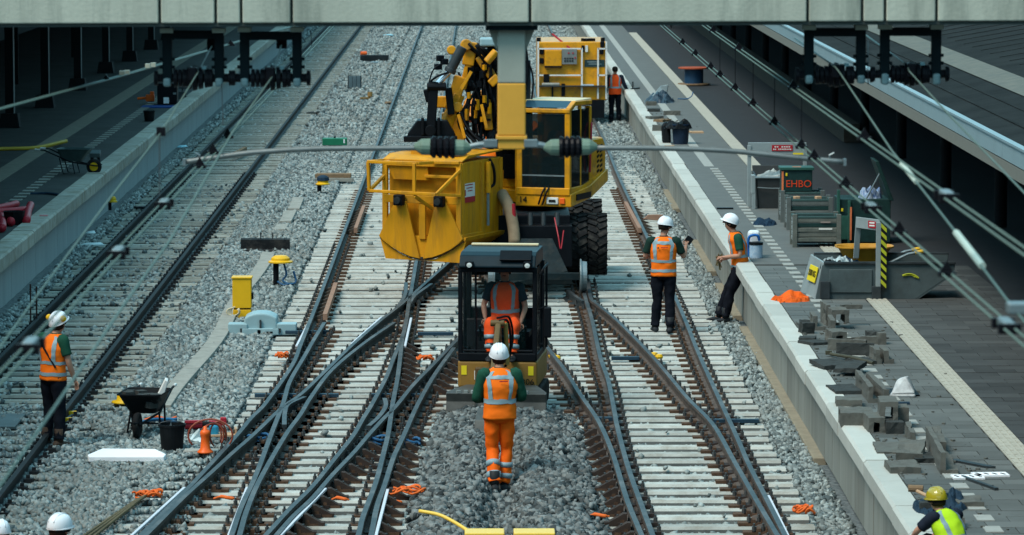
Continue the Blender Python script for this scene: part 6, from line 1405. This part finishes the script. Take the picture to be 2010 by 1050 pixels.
mb = MB(); mb.box((.14, -.03, .14), (.14, .06, .26)); mb.box((.88, -.04, .10), (.13, .10, .20)); mb.build('socket', dark_metal, bs, bev=.01)
MB().box((.51, -.012, .27), (.62, .02, .34)).build('pressed_panel', skip_m, bs, bev=.02)
fr_ = MB(); fr_.box((.90, -.06, .62), (.07, .05, 1.0)); fr_.prism([V(.58, .35, .56), V(.66, .35, .56), V(.68, .2, 1.16), V(.60, .2, 1.16)], (0, .05, 0)); fr_.prism([V(.60, .2, 1.02), V(.92, -.07, 1.0), V(.92, -.07, 1.16), V(.60, .2, 1.18)], (.0, .04, 0)); fro = fr_.build('lifting_frame', skip_light, bs, bev=.006)
MB().prism([V(.76, .055, 1.04), V(.86, -.028, 1.03), V(.86, -.028, 1.13), V(.76, .055, 1.14)], (0, -.006, 0)).build('red_label', red_sign, fro)
mb = MB()
for z in (1.06, 1.10): mb.prism([V(.775, .035, z), V(.845, -.023, z), V(.845, -.023, z+.02), V(.775, .035, z+.02)], (0, -.006, 0))
mb.build('label_print', white_p, fro)
st_ = MB().box((.975, -.065, .62), (.085, .03, .92)).build('stripe_board', black_print, bs); mb = MB()
for k in range(8): z = .20+k*.115; mb.prism([V(.935, -.083, z+.05), V(1.015, -.083, z-.03), V(1.015, -.083, z+.03), V(.935, -.083, z+.11)], (0, -.004, 0))
mb.build('stripe', olive, st_)
mb = MB()
for k in range(3): mb.tube([V(1.35+.16*math.cos(a)*(1-.2*k), -.012, .25+.12*math.sin(a)*(1-.2*k)+.02*k) for a in [R(30+12*i) for i in range(9)]], .012, 6)
mb.build('emblem', olive, bs)
eM = V(.13, -1.1, 0).normalized(); pl_ = MB(); pl_.prism([V(-.055, .72, .22), V(.015, .22, .22), V(.065, .22, .44), V(.0, .72, .44)], (-.012, -.004, 0)); yl = pl_.build('yellow_sign', ysign, bs)
text('sign_text', '2000 KG', .125, black_print, yl, (-.012, .46, .335), (R(76), R(0), R(-82)), .002)
for i, (x, y, c) in enumerate(((.25, .25, plastic_black), (.42, .4, plastic_sheet), (.55, .5, bluecloth), (.30, .6, skip_light))):
    cloth('rubbish', ['black plastic rubbish at the near end of the boat-shaped skip', 'pale plastic rubbish in the boat-shaped skip', 'dark blue rubbish beside the orange tub in the skip', 'grey rubbish at the back of the boat-shaped skip'][i], 'rubbish', bs.location+V(x, y, .42), .34, .4, .20, c, 40.0+i*3)
tb = thing('wheelbarrow', 'orange wheelbarrow tub lying in the boat-shaped skip behind the striped frame', 'wheelbarrow', bs.location+V(.78, .80, .40))
def oval(rx, ry, z, n=22): return [V(rx*math.copysign(abs(math.cos(a))**.7, math.cos(a)), ry*math.copysign(abs(math.sin(a))**.7, math.sin(a)), z) for a in [2*math.pi*k/n for k in range(n)]]
MB().rings([oval(.22, .15, 0), oval(.40, .30, .30), oval(.43, .33, .31), oval(.43, .33, .285), oval(.38, .28, .28), oval(.2, .13, .03)]).build('tray', tub_orange, tb, bev=.004)
for y in (-.2, .2): MB().tube([V(.3, y, .05), V(.62, y, .20), V(.82, y, .24)], .02, 8).build('handle', grey_metal, tb); MB().tube([V(.72, y, .22), V(.84, y, .245)], .028, 8).build('grip', yplastic, tb)
cloth('vest_heap', 'crumpled orange hi-vis clothing on the platform beside the boat-shaped skip', 'clothing', plat(1553, 590), .54, .7, .14, mat('orange_heap', (0.90, 0.13, 0.01), .75, var=.45, scale=5), 5.5)
# loose blocks in the foreground of the right platform
ellb('upright L-shaped edging block, farthest left in the block heap by the skip', 1592, 645, .6, .2, .26, .05); ellb('tall L-shaped edging block next to the farthest one in the heap', 1616, 637, .55, .2, .38, .05); ellb('light L-shaped edging block with long pale side in the heap', 1627, 660, .75, .22, .32, .0); ublock('grey channel block on top of the heap with an open end', 1650, 648, .4, .26, .22, .1, dz=.12); slab('slim grey bar lying across the top of the heap', 1670, 640, .34, .12, .07, .1, dz=.24); slab('dark cube-like block leaning at the platform edge by the heap', 1583, 655, .20, .2, .22, .25, block_dark, 0, .2)
slab('dark flat slab lying below the heap at the platform edge', 1600, 676, .34, .4, .06, .5, block_dark); slab('dark wet slab under the leaning cube block', 1585, 668, .25, .3, .06, -.2, block_dark); ublock('small channel block in the middle of the heap', 1648, 680, .4, .22, .24, .1); ellb('long low edging block lying crossways behind the dark one', 1690, 676, .5, .2, .14, 1.45); slab('small square block at the right end of the heap', 1730, 676, .12, .25, .20, 0, block_m); slab('second small block at the right end of the heap, behind', 1716, 666, .26, .2, .14, 0, block_dark)
ellb('long dark edging block standing crossways in the heap', 1678, 700, .52, .16, .22, 1.42, block_dark); ellb('pale edging block in front of the long dark one', 1662, 690, .55, .2, .2, 1.3); slab('flat grey slab right in front of the long dark block', 1690, 712, .30, .5, .06, .2, block_dark); ellb('upright narrow edging block right of the flat slab', 1712, 711, .5, .1, .24, .05); ellb('rightmost upright edging block of the heap', 1731, 711, .5, .14, .22, .05)
one('hand_tool', 'spade with purple grip and orange tip lying in front of the heap', 'spade', MB().tube([V(-.1, .3, .05), V(.1, -.1, .06), V(.36, -.55, .04)], .022, 8).box((-.12, .36, .06), (.08, .06, .05)).prism([V(.05, .12, .03), V(.2, -.2, .03), V(.28, -.06, .03), V(.12, .2, .03)], (0, 0, .02)), mat('tool_dark', (0.08, 0.075, 0.05), .6, var=.4), plat(1650, 708))
slab('broad dark slab resting on the coping in front of the spade', 1632, 722, .46, .55, .07, .35, block_dark, .02, .06); slab('second broad dark slab overlapping the first', 1668, 735, .34, .6, .07, -.3, block_dark, .07, .05); slab('smooth dark slab flat behind the coping', 1657, 768, .36, .8, .06, .1, block_dark); slab('grey slab with a broken edge in front of the smooth dark slab', 1666, 797, .34, .35, .12, .0)
ellb('long pale edging beam receding beside the dark slabs', 1691, 775, 1.7, .13, .26, .0); ellb('second long edging beam, outer right of the pair', 1716, 778, 1.75, .12, .24, .0); slab('low grey slab touching the coping, below the twin beams', 1680, 832, .42, .5, .20, .0); ublock('channel block at the front of the small stack, lower', 1721, 851, .5, .20, .22, .0); ublock('channel block stacked on top of the small stack', 1745, 848, .5, .22, .26, .0, dz=.16); slab('dark block under the stacked channel block', 1752, 848, .22, .45, .18, 0, block_dark); slab('square grey block right of the small stack', 1771, 838, .14, .4, .30, 0)
ellb('short upright edging block left of the long beam', 1781, 868, .9, .10, .22, .0); ellb('long edging beam with open end toward the viewer', 1831, 905, 2.1, .22, .30, .0, t=.055); slab('thin slab leaning behind the long open-ended beam', 1843, 878, .10, 1.3, .18, .0)
slab('worn brown paving slab lying flat by the coping', 1748, 884, .38, .75, .05, .0, dirt_m if False else block_m); slab('tilted pale slab on the other slabs, platform foreground', 1788, 900, .32, .7, .10, -.12, block_m, .06, .10); slab('pale slab nearest the coping in the foreground', 1771, 924, .36, .55, .10, .0); slab('dark slab edge behind the tilted pale slab', 1815, 905, .32, .5, .08, .1, block_dark)
rk = MB(); rk.prism([V(-.17, -.16, 0), V(.14, -.16, 0), V(.18, .3, .0), V(.02, .42, 0), V(-.10, .2, 0)], (0, 0, .05)); rk.rings([[V(-.15, -.16, .05), V(.14, -.16, .05), V(.18, .3, .05), V(-.02, .42, .05)], [V(-.07, -.02, .20), V(.03, -.06, .25), V(.10, .14, .23), V(-.02, .22, .19)]])
one('sack', 'white lumpy sack standing alone on the paving', 'sack', rk, stone_white, plat(1771, 778), bev=.03); one('base_pad', 'dark mat under the white lumpy sack', 'mat', MB().box((0, .06, .01), (.34, .58, .03)), plastic_black, plat(1773, 774)); one('blue_tool', 'dark blue flat tool on the paving below the white sack', 'tool', MB().box((0, 0, .02), (.18, .08, .03)), bluecloth, plat(1770, 795))
sb = thing('sign_strips', 'white strips with dark markings lying on the paving at the right', 'strips', plat(1915, 940))
for x, y, w_, rz in ((-.08, 0, .32, .04), (.17, .16, .36, .10)):
    o = MB().box((x, y, .02), (w_, .22, .02), rz).build('strip', foam, sb); mb = MB()
    for k in range(4): mb.box((x-w_*.36+k*w_*.24, y-.01, .032), (.022, .09, .004), rz+.3)
    mb.build('marking', black_print, o)
one('steel_wedge', 'long dark steel wedge on the paving above the white strips', 'wedge', MB().prism([V(-.2, .3, 0), V(-.12, .32, 0), V(.22, -.2, 0), V(.12, -.2, 0)], (0, 0, .03)), dark_metal, plat(1908, 915)); one('steel_rod', 'thin dark rod under the white strips', 'rod', MB().bar((-.12, .4, .02), (.12, -.4, .02), .04, .03), dark_metal, plat(1923, 952))
cloth('rucksack', 'dark blue bag on the paving behind the gold-helmeted worker, right', 'bag', plat(1868, 992), .30, .8, .16, bluecloth, 60.0); cloth('rucksack', 'dark bag on the platform edge left of the gold helmet', 'bag', plat(1815, 1000), .24, .8, .13, bluecloth, 66.0)
slab('flat grey slab beside the dark blue bag, platform foreground', 1898, 992, .34, .4, .08, 0, block_m); slab('small concrete offcut right of the gold-helmeted worker', 1882, 1035, .10, .3, .14, 0, block_m)
hm_ = thing('hammer', 'hammer with wooden handle standing beside the gold helmet', 'hammer', plat(1800, 1000)); MB().tube([V(.0, .0, .06), V(.12, -.25, .03)], .018, 8).build('handle', card, hm_); MB().cyl((-.08, .05, .08), (.06, .02, .08), .035, 10).build('head', wood, hm_); hm_.location.z += .12
MB().box((.1, -.22, -.06), (.2, .1, .10)).build('rest', block_dark, hm_)

# crumbs and grit around the loose blocks
cr = MB(); rs_ = random.Random(11)
for (u, v, n_, sx, sy) in ((1640, 660, 90, .9, 2.4), (1690, 760, 90, .8, 2.4), (1760, 860, 90, .8, 2.0), (1830, 930, 70, .9, 1.6), (1300, 240, 60, .6, 4), (1860, 1010, 50, .6, 1.5)):
    c = G(u, v, PZ)
    for i in range(n_):
        q = rs_.random()**2*.02+.005; cr.box((max(4.30, c.x+rs_.gauss(0, .5)*sx), c.y+rs_.gauss(0, .5)*sy, PZ+.012+q*.3), (q*2, q*1.6, q), rs_.random()*6)
cr.v = [v for v in cr.v]
stuff(cr.build('rubble_crumbs', block_m))
# --- left platform
def lpl(u, v): return G(u, v, PZ+.002)
bl_ = barrow('grey-green wheelbarrow with yellow wheel rim on the left platform', lpl(150, 342), R(82), mat('barrow_teal', (0.05, 0.085, 0.085), .5, var=.4), yplastic, .80)
tc_ = thing('hand_cart', 'small grey upturned seat behind the left platform wheelbarrow', 'stool', lpl(187, 322)); MB().box((0, 0, .22), (.22, .2, .10), rot=Matrix.Rotation(R(20), 3, 'X')).build('top', skip_m, tc_, bev=.01); mb = MB(); mb.bar((-.08, 0, 0), (-.06, .05, .2), .05, .05); mb.bar((.08, 0, 0), (.06, .05, .2), .05, .05); mb.build('legs', black, tc_)
one('yellow_hose', 'bent yellow pipe lying on the dark left platform', 'pipe', MB().tube(smooth_path([G(-40, 296, PZ+.04)-lpl(0, 296), V(0, 0, .04), G(70, 290, PZ+.04)-lpl(0, 296), G(130, 277, PZ+.1)-lpl(0, 296)], 5), .045, 8), mat('hose_yellow', (0.5, 0.33, 0.03), .5, var=.2), lpl(0, 296), smooth=True)
for lab, ps in (('long red plastic pipe bend lying behind the other red pipes', ((-20, 412), (15, 405), (32, 400))), ('straight red plastic pipe lying behind the black crate', ((-20, 418), (20, 415), (50, 412))), ('red plastic elbow pipe standing right of the black crate', ((60, 402), (55, 415), (52, 434))), ('short red pipe piece at the left picture edge', ((2, 424), (5, 440), (4, 448))), ('short red pipe piece in front of the straight pipe', ((18, 420), (20, 430), (22, 436)))):
    p3 = smooth_path([G(u, v, PZ+.08) for u, v in ps], 4); one('red_pipe', lab, 'pipe', MB().tube([p-p3[0] for p in p3], .07, 12), red_m, p3[0], group='red pipes on the left platform', smooth=True)
one('crate', 'black ribbed plastic tub among the red pipes', 'tub', MB().lathe([(.16, 0), (.19, .22), (.20, .23), (.17, .23), (.14, .03)], n=12), plastic_black, lpl(28, 440))
one('black_strap', 'dark strap lying across the left platform edge', 'strap', MB().tube(smooth_path([lpl(60, 381)-lpl(100, 382), V(0, 0, .02), lpl(135, 388)-lpl(100, 382)], 4), .03, 6), bluecloth, lpl(100, 382))
one('pink_mark', 'pink paint-marked chip on the left platform coping', 'chip', MB().box((0, 0, .01), (.14, .12, .015)), mat('pink', (0.7, 0.25, 0.25), .8), G(86, 424, PZ+.045))
bx_ = thing('tool_chest', 'black tool chest with white label on a blue mat, left platform', 'tool chest', lpl(328, 206)); MB().box((0, .2, .27), (.52, .4, .50)).build('body', black, bx_, bev=.02); MB().box((-.02, -.006, .12), (.14, .01, .16)).build('white_label', foam, bx_); MB().box((0, .2, .54), (.54, .42, .05)).build('lid', plastic_black, bx_, bev=.02); MB().box((.2, -.01, .3), (.08, .02, .05)).build('latch', grey_metal, bx_)
one('blue_mat', 'blue mat under the black tool chest', 'mat', MB().box((0, 0, .012), (1.1, .9, .02)), mat('mat_blue', (0.01, 0.05, 0.20), .7), lpl(320, 210))
one('orange_drill', 'orange power drill beside the black tool chest', 'drill', MB().box((0, 0, .16), (.22, .16, .18)).cyl((-.34, 0, .14), (-.1, 0, .16), .035, 10).box((.05, 0, .28), (.1, .1, .1)), orange_plastic, lpl(295, 204), bev=.02)
bucket('bucket', 'black bucket on the left platform in front of the tool chest', 293, 238, PZ, .26, .14)
mb = MB(); mb.bar((0, 0, 0), (0, .1, .5), .04, .04); mb.bar((-.1, 0, .3), (.12, 0, .3), .05, .05); mb.box((.0, .05, .1), (.2, .2, .2)); one('tool_stand', 'grey tool stand right of the black tool chest', 'tool stand', mb, dark_metal, lpl(358, 194))

# --- every loose piece becomes an object of its own
def split_pieces():
    for o in list(bpy.data.objects):
        if o.type != 'MESH' or o.get('kind') or o.data.users > 1 or any(m.type in ('SKIN', 'SOLIDIFY') for m in o.modifiers): continue
        me = o.data; n = len(me.vertices)
        if n > 6000: continue
        co = np.empty(n*3, np.float32); me.vertices.foreach_get('co', co); co = co.reshape(n, 3)
        par = list(range(n))
        def find(a):
            while par[a] != a: par[a] = par[par[a]]; a = par[a]
            return a
        for e in me.edges: a, b = find(e.vertices[0]), find(e.vertices[1]); par[a] = b
        root = np.array([find(i) for i in range(n)]); us, isl = np.unique(root, return_inverse=True); k = len(us)
        if k < 2: continue
        lo = np.array([co[isl == i].min(0) for i in range(k)]); hi = np.array([co[isl == i].max(0) for i in range(k)]); size = (hi-lo).max(1)
        gap = np.maximum(0, np.maximum(lo[:, None]-hi[None], lo[None]-hi[:, None])); near = np.sqrt((gap**2).sum(2)) <= np.maximum(.02, .5*np.maximum(size[:, None], size[None]))*.98
        g = list(range(k))
        def fg(a):
            while g[a] != a: a = g[a]
            return a
        for a in range(k):
            for b in range(a+1, k):
                if near[a, b]:
                    x, y = fg(a), fg(b)
                    if x != y: g[x] = y
        gr = [fg(i) for i in range(k)]; ids = sorted(set(gr))
        if len(ids) < 2: continue
        if not o.parent: print('TOP', o.name, len(ids)); continue
        vg = np.array(gr)[isl]; polys = [(list(p.vertices), p.use_smooth, p.material_index) for p in me.polygons]
        for q, gid in enumerate(ids):
            idx = np.nonzero(vg == gid)[0]; mp = {int(v): i for i, v in enumerate(idx)}; fs = [p for p in polys if p[0][0] in mp]
            m2 = bpy.data.meshes.new(me.name); m2.from_pydata([tuple(map(float, co[i])) for i in idx], [], [[mp[v] for v in p[0]] for p in fs])
            for m in me.materials: m2.materials.append(m)
            for pp, p in zip(m2.polygons, fs): pp.use_smooth = p[1]; pp.material_index = p[2]
            m2.update()
            if q == 0: o.data = m2
            else:
                c = o.copy(); c.data = m2; col.objects.link(c)
split_pieces()
